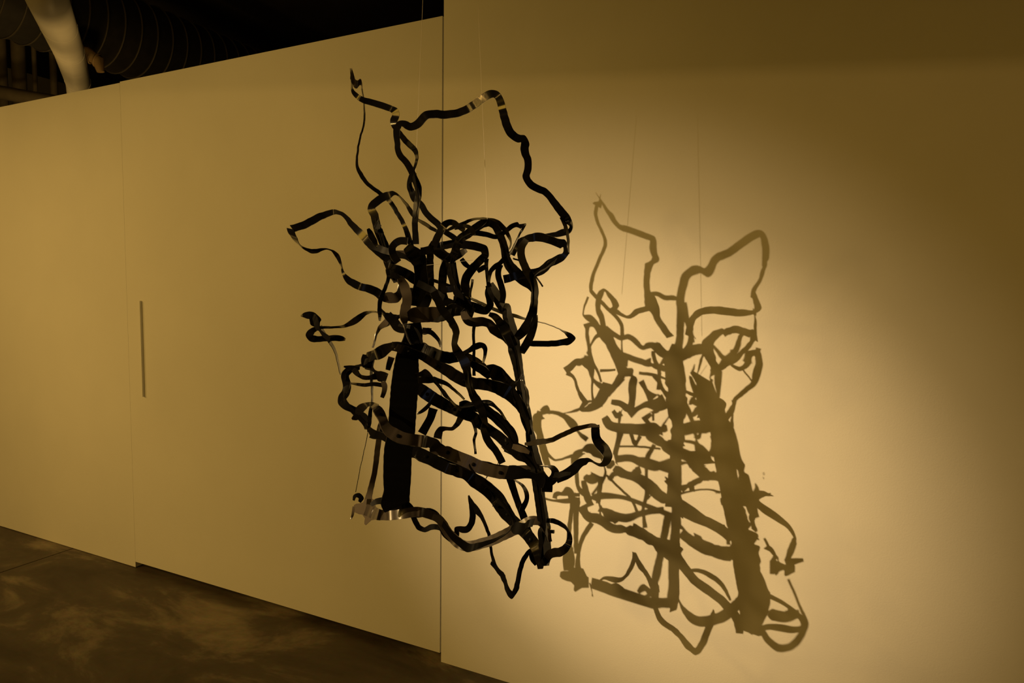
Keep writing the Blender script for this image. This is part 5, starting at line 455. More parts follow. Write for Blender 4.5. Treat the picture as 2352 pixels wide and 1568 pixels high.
'X24': (-1056,1491,1561,-119,209,58,-8,-2,-9,13,-22,-5,-8,-3,-9,13,-23,-5,-10,-5,-7,11,-19,-3,-11,-8,-7,6,-10,-1,-13,-9,-5,0,-1,3,-12,-9,-6,0,0,3),
'X25': (-1081,1499,1479,-44,-33,-133,15,4,-3,-20,6,-33,14,2,-2,-11,15,-1,11,0,-5,-16,18,-11,10,-1,-7,-22,18,-20,10,1,-8,35,1,72),
'X26': (-1087,1476,1462,-77,37,-102,7,3,-9,8,-34,-33,8,5,-8,13,-39,-28,12,7,-1,51,-51,33,10,6,4,52,-42,50),
'X27': (-1086,1530,1416,-131,80,-160,3,-3,-7,-29,0,-60,3,-5,-6,3,-20,-21,3,-6,-4,9,-26,-18,7,-6,-1,19,-35,-9,6,-7,2,22,-36,-5,7,-7,2,17,-30,-3,6,-8,3,11,-17,-2,5,-8,4,4,-7,0,6,-7,4,2,-4,-1,6,-8,4,0,-5,-7,7,-6,3,4,-1,7,6,-6,3,-1,-6,-11,6,-7,3,-6,-13,-29,7,-6,4,1,-9,-11,6,-6,3,-2,-27,-40,8,-3,2,7,-19,-10,9,-2,2,12,-9,13,9,0,2,20,32,86,10,1,2,24,82,159,11,4,1,-3,-37,-53,12,5,1,8,22,45),
'X28': (-1059,1435,1472,63,-164,-106,11,5,5,-11,24,13,11,6,4,-11,24,13,11,6,4,-12,17,3,12,6,3,-13,10,-12,12,6,3,-13,2,-23,13,7,1,-10,-10,-30,14,6,-2,-8,-23,-46,13,6,-3,-4,-33,-49,14,7,-2,3,-37,-38,13,6,1,15,-38,-12,12,6,3,25,-40,5,12,7,3,23,-26,21),
'X29': (-1037,1414,1585,-116,69,-125,8,6,-11,13,-8,11,8,4,-11,15,-10,15,6,2,-10,3,-4,-3,8,2,-9,-26,8,-40,9,3,-9,-48,18,-73,10,4,-8,-51,20,-78),
'X30': (-1002,1409,1497,-47,47,-28,0,-1,-6,3,-2,1,0,0,-6,2,-2,2,0,-1,-5,2,-3,1,0,0,-6,3,-2,1),
'X31': (-998,1426,1485,-29,81,52,-8,-5,-2,-4,9,7,-9,-5,-3,-4,10,6,-9,-7,-2,-4,10,7,-10,-6,-3,-4,9,6),
'X32': (-1009,1424,1423,-85,-5,-181,10,1,-4,-38,2,-77,10,0,-4,-7,5,-8,9,-2,-3,-7,6,-8,8,-1,-4,-2,8,5,8,-2,-4,25,4,56,9,1,-6,-49,16,-84,10,2,-7,-1,6,4,10,3,-7,6,3,12,10,5,-8,12,1,24),
'X33': (-1051,1493,1389,-87,117,-21,-6,-4,-10,-1,0,-3,-5,-3,-10,-1,-1,-3,-5,-4,-10,-2,0,-4,-4,-3,-10,-1,-1,-3,-4,-2,-11,-1,-1,-4,-3,-3,-11,-2,-1,-4),
'X34': (-1037,1462,1403,-80,59,-85,5,1,-12,10,-39,-33,5,2,-12,10,-38,-33,11,4,-5,37,-49,14,8,5,9,39,-14,64,8,5,9,38,-12,63),
'X35': (-1105,1412,1384,-10,-21,-51,10,1,0,0,0,0,10,-1,2,-1,0,0,9,-2,2,0,1,0,9,-2,2,0,0,0,11,1,1,-1,1,0,12,4,-1,0,0,0,13,6,-3,0,0,0,14,7,-2,-1,0,-1,13,6,-3,0,1,0,13,6,-3,0,0,0,13,6,-3,0,0,0,13,6,-2,-1,0,0,14,6,-3,0,1,0),
'X36': (-962,1324,1463,-20,-17,-64,11,3,-2,-5,1,-9,11,2,-1,-6,1,-10,9,-1,-1,-5,3,-7,8,-1,-2,-5,6,-2,7,-2,-3,-4,9,3,8,0,-4,-5,9,3,6,-1,-6,-6,10,-1,5,-2,-6,-9,9,-6,4,-1,-8,-9,9,-8,4,-1,-8,26,-12,38),
'X37': (-1260,1623,1364,-98,133,-6,-8,-5,-8,-28,18,-28,-8,-5,-8,-29,18,-29,-6,-6,-8,-23,13,-26,-3,-7,-8,-11,1,-20,-1,-8,-7,-1,-9,-14,-1,-10,-5,58,-60,29,-1,-13,-3,14,-18,3,-3,-14,-3,-53,36,-50,-2,-13,-4,2,-6,-4,-2,-11,-6,0,-3,-2,-1,-8,-6,-1,0,0,0,-5,-8,0,1,0,3,-2,-9,1,-1,1,2,-1,-10,4,-2,1,3,-1,-9,4,-4,2,3,-3,-9,5,-4,3,2,-2,-9,5,-4,2),
'X38': (-1354,1438,1451,-12,-28,-66,10,-2,2,-3,-1,-8,9,-6,5,-3,-1,-6,7,-9,5,-2,-1,-7,8,-8,4,-6,1,-9,7,-8,3,-10,4,-11,7,-7,2,-14,8,-12,7,-7,0,-16,9,-15,8,-6,-1,-20,11,-16,6,-5,-3,-26,16,-22,6,-3,-5,-34,21,-27,6,-4,-5,-26,17,-20,6,-3,-6,-2,5,2,5,-2,-7,21,-7,26,6,-1,-7,99,-36,122,7,0,-7,-6,1,-11,8,1,-7,-21,4,-33,9,0,-5,-8,-1,-18,9,1,-6,1,-4,-4),
'X39': (-1291,1502,1291,-70,16,-112,8,-2,-6,16,-10,16,7,-6,-4,16,-9,16,7,-7,-1,15,-11,14,8,-7,6,11,-8,10,8,-9,8,8,-7,5,8,-7,9,6,-8,-2,9,-5,7,3,-12,-10,11,-2,6,2,-12,-15),
'X40': (-1227,1437,1291,168,-150,105,0,1,11,-6,-7,-24,0,2,9,-7,-8,-26,5,4,9,-19,-8,-47,10,7,6,-27,-8,-63,11,6,5,-61,65,-21,11,4,5,-35,56,13,11,0,5,-20,-57,-122,9,-4,5,-50,17,-74,8,-5,1,-56,44,-49,6,-6,-1,-56,46,-44,7,-4,-3,-7,34,34,7,-3,-4,29,11,73,7,-2,-5,49,-6,89,8,0,-7,51,-13,84,8,2,-8,-48,19,-71,9,3,-7,-91,35,-142,10,3,-8,77,-29,117),
'X41': (-1212,1409,1274,-19,-21,-67,12,-1,0,11,-103,-134,10,-3,0,37,-41,13,9,-4,9,70,-57,54,3,-2,13,91,-24,145),
'X42': (-1210,1412,1265,-112,83,-97,1,-2,-10,-14,9,-16,3,-1,-11,-15,10,-17,4,4,-13,-14,10,-16,8,8,-15,-9,6,-13,10,11,-17,-3,3,-9,10,10,-16,27,-20,21,8,7,-14,-22,15,-29),
'X43': (-1224,1577,1109,104,-128,46,1,-2,13,-43,8,-82,10,-1,7,-40,29,-47,11,-2,1,-23,34,-2,12,-1,1,-16,25,0,13,1,2,-9,9,-6,14,3,-1,0,-3,-4,15,5,-1,4,-7,-3,15,7,-2,1,-5,-4),
'X44': (-1266,1593,1097,-35,-3,-81,12,2,-3,3,-3,2,10,-2,0,6,-2,10,10,-4,1,4,-4,4,9,-6,3,3,-6,-4,9,-5,4,0,-12,-15,9,-4,3,-2,-12,-22,11,-3,3,-1,-12,-19,11,0,2,0,-7,-10,11,1,2,1,-3,-1,13,3,2,2,0,3,14,4,0,2,0,5,14,6,0,1,-1,3),
'X45': (-1197,1383,1238,32,-48,-8,6,0,8,1,-2,-1,6,0,9,1,-1,0,5,0,8,0,-1,0,7,2,8,1,-2,-1),
'X46': (-1102,1510,1237,-99,113,-60,-3,-2,-12,2,-2,1,-2,-2,-11,1,-2,0,-2,-2,-12,2,-2,1,-2,-1,-11,2,-2,0,-1,0,-13,1,-2,0,-1,-1,-12,2,-2,1,-2,0,-12,2,-2,0),
'X47': (-1100,1481,1257,-40,16,-63,7,-1,-6,0,0,0,6,-4,-4,1,0,0,6,-4,-5,0,-1,0,6,-4,-5,0,0,0,6,-3,-4,0,1,0,7,-3,-5,-1,1,0,6,-3,-5,0,1,0,7,-2,-4,-1,2,-1,7,-3,-5,-1,2,0,5,-2,-6,-3,3,-1,5,-2,-7,-2,4,-2,5,-1,-9,-4,5,-2,4,1,-9,-4,6,-3,5,1,-10,-4,5,-3),
'X48': (-1123,1389,1354,-24,-87,-175,10,0,3,-8,6,-6,9,-3,4,-7,8,-3,7,-5,5,-7,8,-2,7,-6,4,-8,7,-5,7,-6,3,-9,8,-8,6,-7,1,-14,10,-12,5,-7,0,-13,9,-13,5,-7,0,-6,3,-9,6,-7,1,5,-7,-1,5,-7,1,14,-16,6,6,-6,1,19,-20,9,8,-4,1,16,-15,11,9,-2,3,12,-9,11,8,-1,5,10,-5,14,8,-2,5,9,-3,13,8,-2,6,8,-2,14,9,0,5,8,-3,13),
'X49': (-1085,1467,1290,-79,10,-155,8,-3,-3,-44,-1,-94,6,-5,-2,-4,-8,-21,5,-7,-1,10,-12,5,6,-7,1,17,-6,29,6,-7,2,2,-2,0,7,-7,3,-8,1,-16,7,-5,1,-12,4,-19,7,-5,-1,-11,7,-15,7,-3,-2,-16,14,-16,7,-2,-4,-18,17,-18,7,-3,-3,-16,15,-15,6,-3,-4,-10,10,-9,6,-3,-4,0,3,2,6,-3,-4,6,-1,10,5,-3,-5,8,-3,12,6,-3,-4,8,-5,9,7,-2,-3,5,-5,3,8,-2,-4,16,-9,22,8,0,-4,75,-17,142),
'X50': (-1038,1421,1325,-97,75,-101,2,1,-5,0,0,0,3,0,-6,0,1,-1,2,1,-6,0,0,0,2,1,-5,0,0,0),
'X51': (-987,1424,1396,-52,82,0,-7,-4,-7,-7,5,-6,-6,-4,-7,-8,8,-6,-7,-3,-7,-8,6,-6,-6,-4,-7,-6,5,-6,-4,-3,-8,-2,-1,-5,-3,-2,-9,3,-8,-4,-1,-1,-9,8,-13,-3,0,-1,-9,8,-15,-2,0,-1,-9,6,-9,-2,0,0,-9,0,-3,-3,0,-1,-9,-2,3,-3,1,0,-9,-4,5,-2,0,-1,-9,-4,5,-1,0,-1,-9,-1,3,2,-1,-1,-9,0,4,4,0,-1,-9,0,4,6,-2,-1,-10,3,0,5,-2,0,-9,7,-7,4,-4,0,-9,10,-15,3,-2,1,-10,6,-10,-1,1,1,-11,0,-2,-5,2,1,-9,-5,2,-8,1,0,-10,-7,6,-9,1,0,-9,-8,6,-9,1,0,-9,-10,9,-10,2,0,-10,-11,10,-11,1,0,-9,-10,11,-11),
'X52': (-1128,1467,1157,-102,-1,-224,10,3,-5,44,-2,93,10,0,-3,-31,-4,-77,7,-3,-2,-15,-6,-43,7,-6,1,3,-8,-4,5,-8,1,8,-12,2,6,-8,3,14,-16,7,5,-8,3,15,-18,9,6,-8,4,15,-16,12,5,-8,5,13,-11,13,6,-7,7,10,-4,16,7,-5,7,8,0,20,7,-3,7,6,3,19,8,-2,6,6,4,17,8,-2,5,4,2,12,9,-1,4,2,0,6,9,0,4,0,1,0,9,-1,4,-2,0,-3,9,-1,3,-3,-1,-5,9,-1,3,-3,0,-7,9,0,3,-2,0,-5,10,2,2,-1,11,13),
'X53': (-1153,1529,1124,-214,151,-266,4,-1,-8,-3,-22,-38,2,-3,-8,54,-49,50,3,-4,-6,11,-21,-5,6,-4,-3,-3,-12,-26,7,-5,1,-21,-8,-58,7,-7,4,11,-16,1,7,-7,3,22,-16,27,6,-5,0,15,-12,18,6,-5,-1,10,-6,12,6,-4,-3,6,-3,11,7,-3,-4,5,0,8,7,-2,-2,4,-2,5,9,-1,-2,4,-5,3,10,0,0,4,-7,-1,11,3,0,4,-7,-4,13,5,-2,17,0,41,14,7,-3,22,8,62,13,7,-3,-39,-19,-123,14,7,-5,-6,5,-9,12,6,-4,-9,11,-11,13,6,-5,-11,13,-12,12,5,-5,-11,16,-11,12,6,-5,3,13,22,11,5,-6,-7,11,-9,12,6,-7,-17,12,-33,11,6,-7,5,7,17,11,6,-8,46,-8,107,11,6,-8,-17,11,-35,11,5,-8,-41,21,-90,10,5,-7,0,5,-1,10,4,-7,1,2,-1,11,5,-7,1,1,0,10,4,-7,2,1,-1,10,5,-6,1,1,-1),
'X54': (-1164,1565,1125,-156,184,-92,-3,-1,-11,24,-29,13,-2,-1,-10,22,-27,12,-1,0,-11,15,-17,7,-2,1,-11,6,-8,2,-1,0,-11,0,-1,-1,-1,0,-12,-2,2,-3,-1,0,-11,-2,2,-3,-2,0,-10,-1,0,-2,0,0,-12,2,-3,-1,-1,0,-11,1,-2,-1,0,1,-11,0,0,-2,0,1,-12,-6,6,-7,1,1,-11,-12,11,-11,0,0,-12,-24,26,-23,0,0,-10,-35,38,-33,0,-1,-11,-41,42,-37,-1,-1,-10,-36,39,-34,0,-1,-11,-25,27,-25,0,-1,-10,-5,5,-7,0,-1,-11,13,-14,10,-1,-1,-10,21,-22,18,0,-1,-10,20,-22,17),
'X55': (-1155,1558,1122,-131,151,-84,-2,-2,-10,4,-7,-1,-3,-2,-10,3,-6,-2,-1,-1,-10,3,-6,-1,-1,-2,-10,3,-4,-1,-1,-1,-10,2,-3,-1,0,-1,-10,2,-3,0,0,-1,-11,2,-3,-1,0,0,-10,2,-2,1,0,-1,-10,3,-4,0,0,-1,-11,3,-3,2,-1,-1,-10,3,-4,2,1,0,-11,4,-4,3,0,0,-11,4,-4,2,1,1,-11,4,-3,3,0,0,-11,4,-4,3,0,0,-11,4,-4,3),
'X56': (-1117,1534,1071,-76,124,-6,-8,-5,-7,-1,-3,-3,-8,-3,-8,0,-2,-4,-7,-3,-9,-1,-3,-4,-6,0,-10,0,-2,-4,-4,2,-11,0,-3,-4,-2,3,-12,0,-3,-5,-2,4,-13,1,-5,-5,-1,3,-13,2,-6,-5,-1,2,-12,1,-5,-6,-2,0,-11,-3,-2,-9,-1,-1,-11,-7,3,-14,-2,-1,-10,-11,8,-17,-1,-2,-10,-14,10,-20,0,0,-10,-15,9,-22,2,0,-11,-12,7,-22,5,1,-10,-9,2,-22,6,2,-10,-8,0,-22,6,2,-10,-7,0,-23),
'X57': (-959,1389,1218,-128,163,-74,-2,-2,-9,1,-2,0,-3,-2,-8,1,-2,0,-3,-2,-8,2,-2,0,-2,-2,-9,1,-2,1,-3,-2,-8,1,-1,0,-2,-2,-8,1,-2,0,-3,-2,-9,0,-1,-1,-3,-2,-8,1,-1,0,-2,-2,-8,0,-1,-1,-3,-2,-9,0,0,0,-3,-2,-8,0,0,-1,-2,-2,-9,-1,0,-1,-3,-2,-8,0,0,-1,-2,-2,-8,-1,1,-1,-2,-1,-9,-1,2,1,-2,1,-10,-2,7,3,1,3,-11,-3,10,5,0,4,-12,-3,10,5,2,5,-12,-2,8,2,1,5,-13,-1,2,-3,1,5,-12,1,-9,-10,1,5,-13,5,-19,-19,1,5,-12,6,-27,-25,1,6,-13,8,-32,-28,1,7,-14,9,-36,-31,4,10,-15,11,-49,-43,15,17,-3,2,-25,-34,16,19,-1,8,0,20,12,16,-12,-26,47,-13,5,12,-16,-22,52,4,5,12,-17,-12,42,15,6,14,-18,-9,36,14,7,15,-18,-5,28,13,11,19,-21,5,8,12,14,22,-22,19,-24,12),
'X58': (-853,1619,768,-54,56,-110,10,6,-11,-18,11,-51,6,1,-6,1,-7,-7,6,-3,-4,1,-5,-6,6,-3,-2,2,-5,-1,6,-4,-1,2,-3,0,6,-4,-1,1,-1,2,6,-4,0,0,2,1,6,-4,-2,-1,3,-2,4,-4,-4,2,3,12,4,-4,-3,-9,13,-19,4,-4,-4,-5,7,-9,3,-4,-4,-5,9,-12,4,-4,-4,-9,11,-19,4,-3,-4,-3,-1,-13,6,-3,-3,22,-39,28,6,-2,-3,28,-63,22,7,-2,0,34,-80,20,7,-1,8,35,-50,73,4,-1,10,26,-19,75,3,-2,10,19,-14,58,4,-1,10,11,-9,30,2,-1,11,2,0,5,2,-1,10,-3,4,-5,2,-2,11,-3,4,-7,2,-1,10,-1,1,-1,3,-1,11,0,0,-1,4,1,9,-1,0,-2,5,2,8,-1,0,-2),
'X59': (-821,1589,1103,-132,202,-132,2,3,-11,0,1,-2,1,2,-11,0,0,-2,-1,0,-9,0,0,-2,-2,-3,-9,4,-8,4,-3,-5,-6,-5,7,-7,-4,-8,-6,0,-2,-1,-5,-8,-6,-1,-1,-1,-4,-7,-6,-2,0,-3,-2,-4,-7,15,-24,13,-1,-1,-9,-23,31,-28,2,2,-11,-3,5,-8,3,5,-12,-1,2,-5,4,7,-13,3,-2,0,5,6,-13,7,-9,7,5,7,-13,13,-15,14,5,8,-14,10,-9,13,5,9,-15,6,-4,9,6,10,-15,3,3,5,5,8,-14,0,7,3,3,5,-13,-3,9,-2,0,0,-9,-4,10,-2,-3,-5,-7,-4,7,-5,-5,-9,-5,-4,4,-5,-6,-11,-4,-2,-2,-6,-8,-13,-2,0,-9,-6,-7,-13,-3,1,-14,-6,-9,-14,-2,2,-15,-9,-10,-14,-2,0,-12,-10,-9,-15,-1,-1,-14,-12,-10,-14,-1,1,-15,-13),
'X60': (-870,1485,1245,19,-125,-103,12,6,3,-2,5,4,10,3,4,-6,43,35,7,-2,7,3,-30,-26,5,-8,9,-1,4,2,3,-9,11,-1,0,-3,3,-9,9,-1,-4,-7,5,-6,9,-5,39,33,8,-1,6,2,-47,-47,10,2,3,-1,-1,-3,12,5,3,-2,1,-2,12,6,1,-2,2,-1),
'X61': (-880,1468,1240,-2,-34,-45,12,5,2,-1,3,1,11,3,2,0,2,2,11,3,2,-1,3,2,10,1,3,-1,2,1,8,-1,3,-1,2,0,8,-2,4,-1,3,1,8,-3,3,-1,2,0,8,-1,2,-1,2,-2,9,-1,1,-3,1,-5,7,-3,1,-4,2,-8,7,-2,-1,-5,1,-11,9,-1,-1,-5,1,-11),
'X62': (-839,1385,1462,-185,172,-182,3,0,-9,-3,3,-6,2,0,-8,-3,4,-5,1,-1,-8,-4,3,-5,1,-3,-7,-3,3,-5,1,-2,-7,36,-34,37,1,-1,-8,13,-12,12,3,1,-8,-8,8,-11,4,3,-10,-47,46,-52,5,4,-10,-12,12,-17,4,3,-10,-4,5,-9,4,2,-9,-5,5,-10,2,0,-9,-5,4,-10,3,0,-8,-2,1,-7,2,-1,-8,14,-15,13,1,-1,-7,-25,22,-34,2,-1,-8,-9,8,-16,3,0,-8,21,-20,21,3,1,-8,31,-29,35,4,1,-9,43,-39,51,4,1,-8,-22,20,-31,5,2,-9,2,-2,-1,5,4,-9,-16,15,-26,8,6,-11,58,-52,73,9,10,-13,-65,64,-93,11,12,-13,5,1,0,10,10,-13,-18,24,-30,8,9,-12,16,-11,21,7,6,-11,-2,9,-4,6,4,-10,23,-19,33,5,3,-10,-18,26,-25,5,4,-9,-45,60,-65,7,5,-11,152,-176,220,7,8,-12,-97,124,-142,8,8,-13,-111,151,-167,7,9,-13,-20,38,-35,6,6,-12,79,-96,116,5,5,-11,81,-106,121,3,3,-10,-135,197,-206,2,1,-9,5,-2,7,1,0,-9,39,-52,56,2,0,-9,0,3,-3,1,0,-8,-20,29,-36,2,-1,-9,8,-13,6,1,-1,-7,45,-69,63,2,-1,-8,5,-11,2,1,-2,-8,21,-29,31,2,0,-7,-22,35,-37,3,-1,-8,-4,12,-7,2,-2,-7,-7,18,-8,2,0,-8,-9,23,-11,1,-1,-8,-11,29,-13,2,0,-9,-14,35,-16,1,1,-9,-46,92,-65,1,1,-10,0,19,15,1,1,-9,10,6,30,1,1,-10,11,2,34,-1,1,-10,13,-4,36,0,1,-10,15,-14,36,-1,-1,-9,19,-24,38,-2,0,-9,22,-33,41,-2,-1,-9,24,-39,43,-1,0,-9,25,-43,41,-2,2,-10,24,-43,39,-2,3,-11,22,-42,33,-3,2,-10,21,-44,30,-4,1,-9,22,-44,29),
'X63': (-757,1337,1301,31,-40,29,-2,-3,11,43,-57,32,-2,-3,12,39,-53,30,-2,-3,12,8,-7,5,0,-2,11,-30,44,-19,0,-1,11,-40,55,-28,-5,-2,11,-34,43,-28),
'X64': (-806,1593,1127,-74,7,-190,9,0,-3,-25,0,-69,8,-1,-3,-14,-1,-41,8,-1,-2,2,-3,1,7,-2,-2,1,-1,1,8,-2,-2,1,-1,1,8,-2,-1,1,0,0,8,-2,-1,1,0,0,8,-2,-1,0,2,0,8,-2,-1,-1,3,1,7,-2,-2,-2,6,0,7,-2,-2,-3,10,-1,7,-3,-2,-4,12,-2,6,-2,-2,-4,13,-1,6,-3,-3,-2,9,3,6,-3,-3,1,5,6,5,-4,-4,3,4,9,5,-2,-4,3,2,10,6,-1,-5,25,-10,59),
'X65': (-920,1392,1163,-128,40,-253,9,4,-7,-1,-2,-9,10,4,-7,-1,-1,-8,10,5,-6,-1,-2,-8,9,4,-7,1,-4,-8,11,4,-6,2,-6,-6,10,5,-6,4,-11,-6,11,5,-6,6,-12,-4,11,5,-6,6,-13,-4,11,5,-5,6,-13,-4,12,5,-4,5,-11,-3,12,6,-3,4,-12,-2,12,6,-3,5,-11,-3,13,5,-2,4,-10,-1,12,6,-2,17,5,51,12,6,-3,-2,-8,-17,12,6,-3,-6,-6,-25,13,5,-3,-3,-2,-12,12,6,-2,0,3,2,12,6,-3,24,23,95),
'X66': (-655,1457,1154,-30,32,-54,4,-2,-8,-3,0,-6,3,-3,-8,-2,1,-7,4,-2,-8,-1,0,-5,5,-2,-7,0,-2,-2,6,-2,-6,1,-2,-1,7,0,-7,1,-3,0),
'X67': (-686,1380,1116,-61,-120,-307,14,7,-1,-10,-2,-28,16,8,-2,12,35,72,15,9,-3,10,51,82,16,9,-5,-12,44,8,13,6,-8,-104,95,-227,6,3,-11,54,23,182),
'X68': (-594,1451,1101,-21,-116,-173,11,3,2,3,19,28,10,2,3,3,19,27,10,1,3,3,18,27,10,2,2,3,17,26),
'X69': (-719,1256,1159,-34,30,-53,4,1,-8,0,0,-1,5,3,-8,1,0,-1,6,4,-9,0,-1,-1,8,6,-11,0,0,-1,8,8,-11,1,0,-1,9,9,-12,0,0,-1,8,8,-11,0,1,-1,7,6,-11,-1,2,-1,6,4,-10,-1,3,-1,5,2,-8,-1,4,-1,4,2,-8,-3,6,-2,5,1,-8,-3,6,-4,4,2,-8,-3,7,-3,4,1,-8,-3,8,-2,2,0,-8,-3,10,2,-1,-1,-8,-1,12,9,-4,-2,-7,-1,16,14,-6,-4,-6,-1,15,17,-6,-5,-5,1,11,19,-8,-6,-5,3,5,18,-8,-6,-5,4,3,19,-9,-7,-4,5,-1,20,-9,-6,-3,9,-6,22,-9,-5,-4,11,-11,25,-9,-4,-3,16,-18,29,-8,0,-4,19,-23,31,-7,0,-3,19,-25,29,-7,1,-2,17,-24,21,-7,0,1,12,-22,6,-8,-1,4,9,-20,-3,-7,-2,5,6,-17,-8,-8,-3,6,4,-14,-9,-8,-3,7,3,-10,-7,-6,-3,8,0,-3,-9,-5,-2,7,-3,-1,-9,-6,-2,8,-2,1,-10,-5,-2,7,-2,0,-9),
'X70': (-678,1392,979,-34,-22,-135,10,1,-1,-33,-36,-152,8,-1,0,6,-10,6,8,-2,1,5,-11,6,7,-3,2,7,-9,10,6,-4,4,6,-8,14,5,-5,6,7,-5,19,6,-4,7,8,-3,22,7,-1,5,9,6,39,10,2,3,6,-12,7),
'X71': (-812,1551,964,-9,-33,-65,8,-3,5,-4,2,-12,6,-6,7,-5,2,-11,5,-8,7,-5,2,-11,5,-7,5,-5,5,-11,5,-7,3,-7,8,-12,6,-4,1,-8,9,-13,7,-4,-1,-7,10,-10,6,-2,-2,-6,9,-7,7,-3,-2,-3,9,-1,6,-3,-2,-2,8,4,5,-3,-3,0,8,6,5,-2,-4,1,6,9,5,-2,-5,2,4,10,5,0,-7,4,2,13,6,1,-8,5,-1,13,5,2,-9,6,-3,12,6,2,-9,6,-5,12,5,2,-9,6,-6,12),
}
def strip_data(k):
    f = DATA[k]; P = []; Cx = []
    x = y = z = a = b = c = 0
    for i in range(0, len(f), 6):
        x += f[i]; y += f[i + 1]; z += f[i + 2]; a += f[i + 3]; b += f[i + 4]; c += f[i + 5]
        P.append(Vector((x, y, z)) / 1e3); Cx.append(Vector((a, b, c)) / 1e4)
    return P, Cx

HOOK1 = Vector((-0.6753, 1.4384, 1.3440))
HOOK2 = Vector((-0.6762, 1.4370, 1.3323))
BOLT = Vector((-0.5987, 1.4433, 0.9642))
LINE1 = [Vector((-0.9104, 1.4993, 4.3000)), Vector((-1.0237, 1.5133, 2.2371)), Vector((-1.0477, 1.5163, 1.8012))]
LINE2 = [Vector((-0.9615, 1.4929, 4.3000)), Vector((-0.8372, 1.5057, 2.1243)), Vector((-0.8123, 1.5083, 1.6879))]
THREAD = [Vector((-0.9094, 1.3690, 1.6109)), Vector((-0.8271, 1.4554, 1.6271))]
STAR = [Vector((-1.1878, 1.4853, 0.9422)), Vector((-1.1760, 1.4841, 0.9444)), Vector((-1.1681, 1.4833, 0.9448)), Vector((-1.1567, 1.4807, 0.9238)), Vector((-1.1513, 1.4800, 0.9219)), Vector((-1.1509, 1.4780, 0.8896)), Vector((-1.1602, 1.4790, 0.8870)), Vector((-1.1732, 1.4802, 0.8828)), Vector((-1.1834, 1.4808, 0.8739)), Vector((-1.1936, 1.4814, 0.8646)), Vector((-1.1991, 1.4822, 0.8674)), Vector((-1.1989, 1.4826, 0.8757)), Vector((-1.1972, 1.4829, 0.8838)), Vector((-1.2082, 1.4846, 0.8924)), Vector((-1.2216, 1.4860, 0.8912)), Vector((-1.2379, 1.4877, 0.8936)), Vector((-1.2450, 1.4888, 0.9002)), Vector((-1.2429, 1.4895, 0.9144)), Vector((-1.2337, 1.4889, 0.9201)), Vector((-1.2204, 1.4877, 0.9235)), Vector((-1.2072, 1.4867, 0.9289)), Vector((-1.1984, 1.4864, 0.9403))]
sculpture = empty('hanging_sculpture', (-.9, 1.5, .71))
tag(sculpture, 'tall openwork cage of glossy black curled strips hanging on thin lines before the wall', 'sculpture')
NAMES = {'post': 'post', 'rod': 'post', 'P': 'strut', 'K2': 'strut', 'F17': 'strut', 'G5': 'strut', 'wireL': 'wire', 'stub1': 'pin', 'stub2': 'pin',
         'thorn': 'spur', 'Qb': 'spur', 'Qc': 'spur', 'ring': 'ring', 'G10': 'collar', 'G10b': 'collar', 'G4b': 'plate', 'M2': 'plate', 'N1': 'plate', 'N2': 'plate',
         'G9': 'plate', 'H1c': 'plate', 'cent1': 'core_plate', 'cent2': 'core_plate', 'cent4': 'core_plate', 'cent7': 'core_plate'}
for k in ('H1a', 'H1b', 'H2', 'H2b', 'H3', 'H3b'): NAMES[k] = 'rib'
PALE = {'P', 'thorn', 'G6', 'A2', 'H2s'}
SMOKE = {'P', 'Q', 'Qb', 'Qc', 'H3', 'G9', 'G8', 'G10', 'F15', 'N1', 'N2', 'thorn', 'A2', 'G6', 'F5', 'K'}
LABEL = {'P': 'smoky brown strut', 'Q': 'smoky brown bottom ribbon', 'H3': 'glossy smoke-brown rib with rivets', 'post': 'broad black post', 'rod': 'narrow slanting black post',
         'A2': 'thin pale folded tip', 'wireL': 'hair-thin wire'}
PARTS = {}
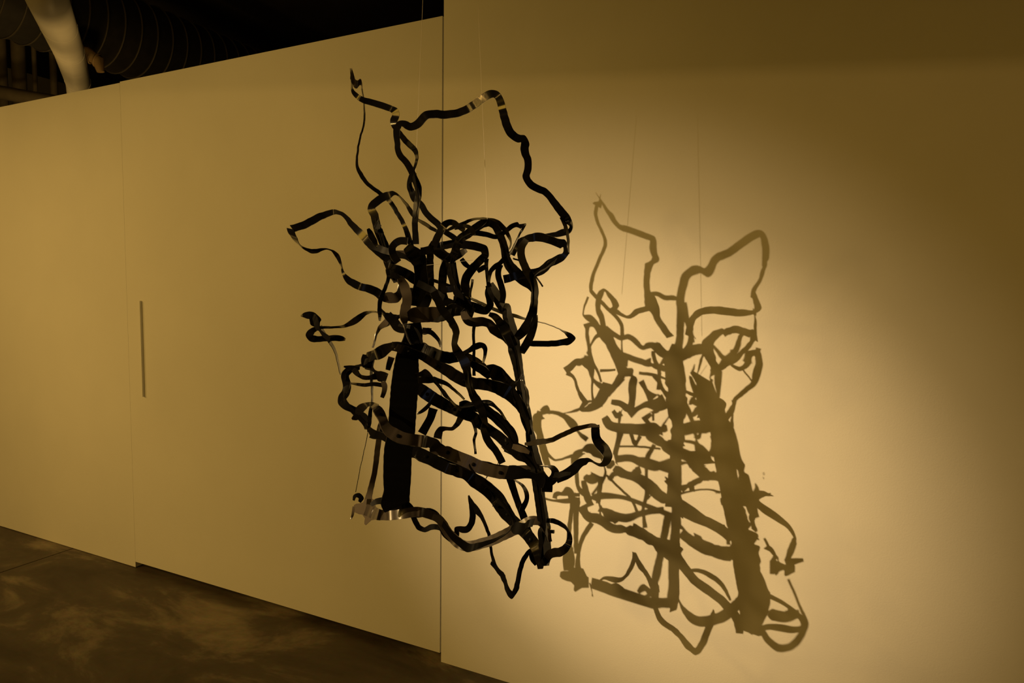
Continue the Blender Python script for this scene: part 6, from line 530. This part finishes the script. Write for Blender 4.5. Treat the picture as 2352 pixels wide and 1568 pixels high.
# the star-shaped foot plate at the lower left
bm = bmesh.new()
lo = [bm.verts.new(p) for p in STAR]; hi = [bm.verts.new(p + Vector((.0006, .0013, 0))) for p in STAR]
bm.faces.new(lo); bm.faces.new(hi[::-1])
for i in range(len(lo)):
    j = (i + 1) % len(lo); bm.faces.new((lo[i], lo[j], hi[j], hi[i]))
o = obj('foot_plate', bm, M_pale, sculpture, 30); o['label'] = 'smoky brown star-shaped foot'
for k in DATA:
    if k in ('Qb', 'Qc'): continue
    P, Cx = strip_data(k)
    P, Cx = smooth_path(P, 3), smooth_path(Cx, 3)
    th = .0016
    if k in ('H1a', 'H1b', 'H2', 'H3', 'H3b'): th = .003
    if k == 'post': th = .006
    if k == 'rod': th = .012
    if k == 'wireL': bm = tube_bm(P, .0010, 8)
    elif k in ('stub1', 'stub2'): bm = tube_bm(P, .0022, 8)
    else: bm = ribbon_bm(P, Cx, th)
    o = obj(NAMES.get(k, 'ribbon'), bm, M_pale if k in PALE else M_smoke if k in SMOKE else M_matt if k[0] == 'X' else M_black, sculpture, 50)
    if k in ('rod', 'post', 'base', 'spike'): o.data.materials[0] = M_matt
    if k in LABEL: o['label'] = LABEL[k]
    PARTS[k] = o

# rivets along the ribs
for k, idx in {'H3': range(4, 400, 9), 'H3b': range(6, 400, 11), 'H1a': range(5, 400, 10), 'H2': range(5, 400, 10)}.items():
    P, Cx = strip_data(k)
    for i in idx:
        if i >= len(P) - 2: break
        t = (P[i + 1] - P[i - 1]).normalized(); n = t.cross(Cx[i]).normalized()
        if n.y > 0: n = -n
        c = P[i] + n * .0015
        obj('rivet', tube_bm([c, c + n * .0022, c + n * .0030], [.0048, .0046, .0022], 12), M_matt, PARTS[k])

# wire hook, bolt, thread and suspension lines
obj('wire_ring', ring_bm(HOOK1, (.5, -.85, .1), .0032, .0006, 16, 6), M_chrome, PARTS['rod'])
obj('wire_ring', ring_bm(HOOK2, (.8, -.5, .3), .0026, .0006, 16, 6), M_chrome, PARTS['rod'])
obj('bolt', tube_bm([BOLT, BOLT + Vector((.012, .001, .001))], .0045, 10), M_black, PARTS['rod'])
obj('suspension_line', tube_bm(LINE1, .00045, 6), M_wire, sculpture)
obj('suspension_line', tube_bm(LINE2, .00045, 6), M_wire, sculpture)
obj('thread', tube_bm(THREAD, .0005, 6), M_wire, sculpture)
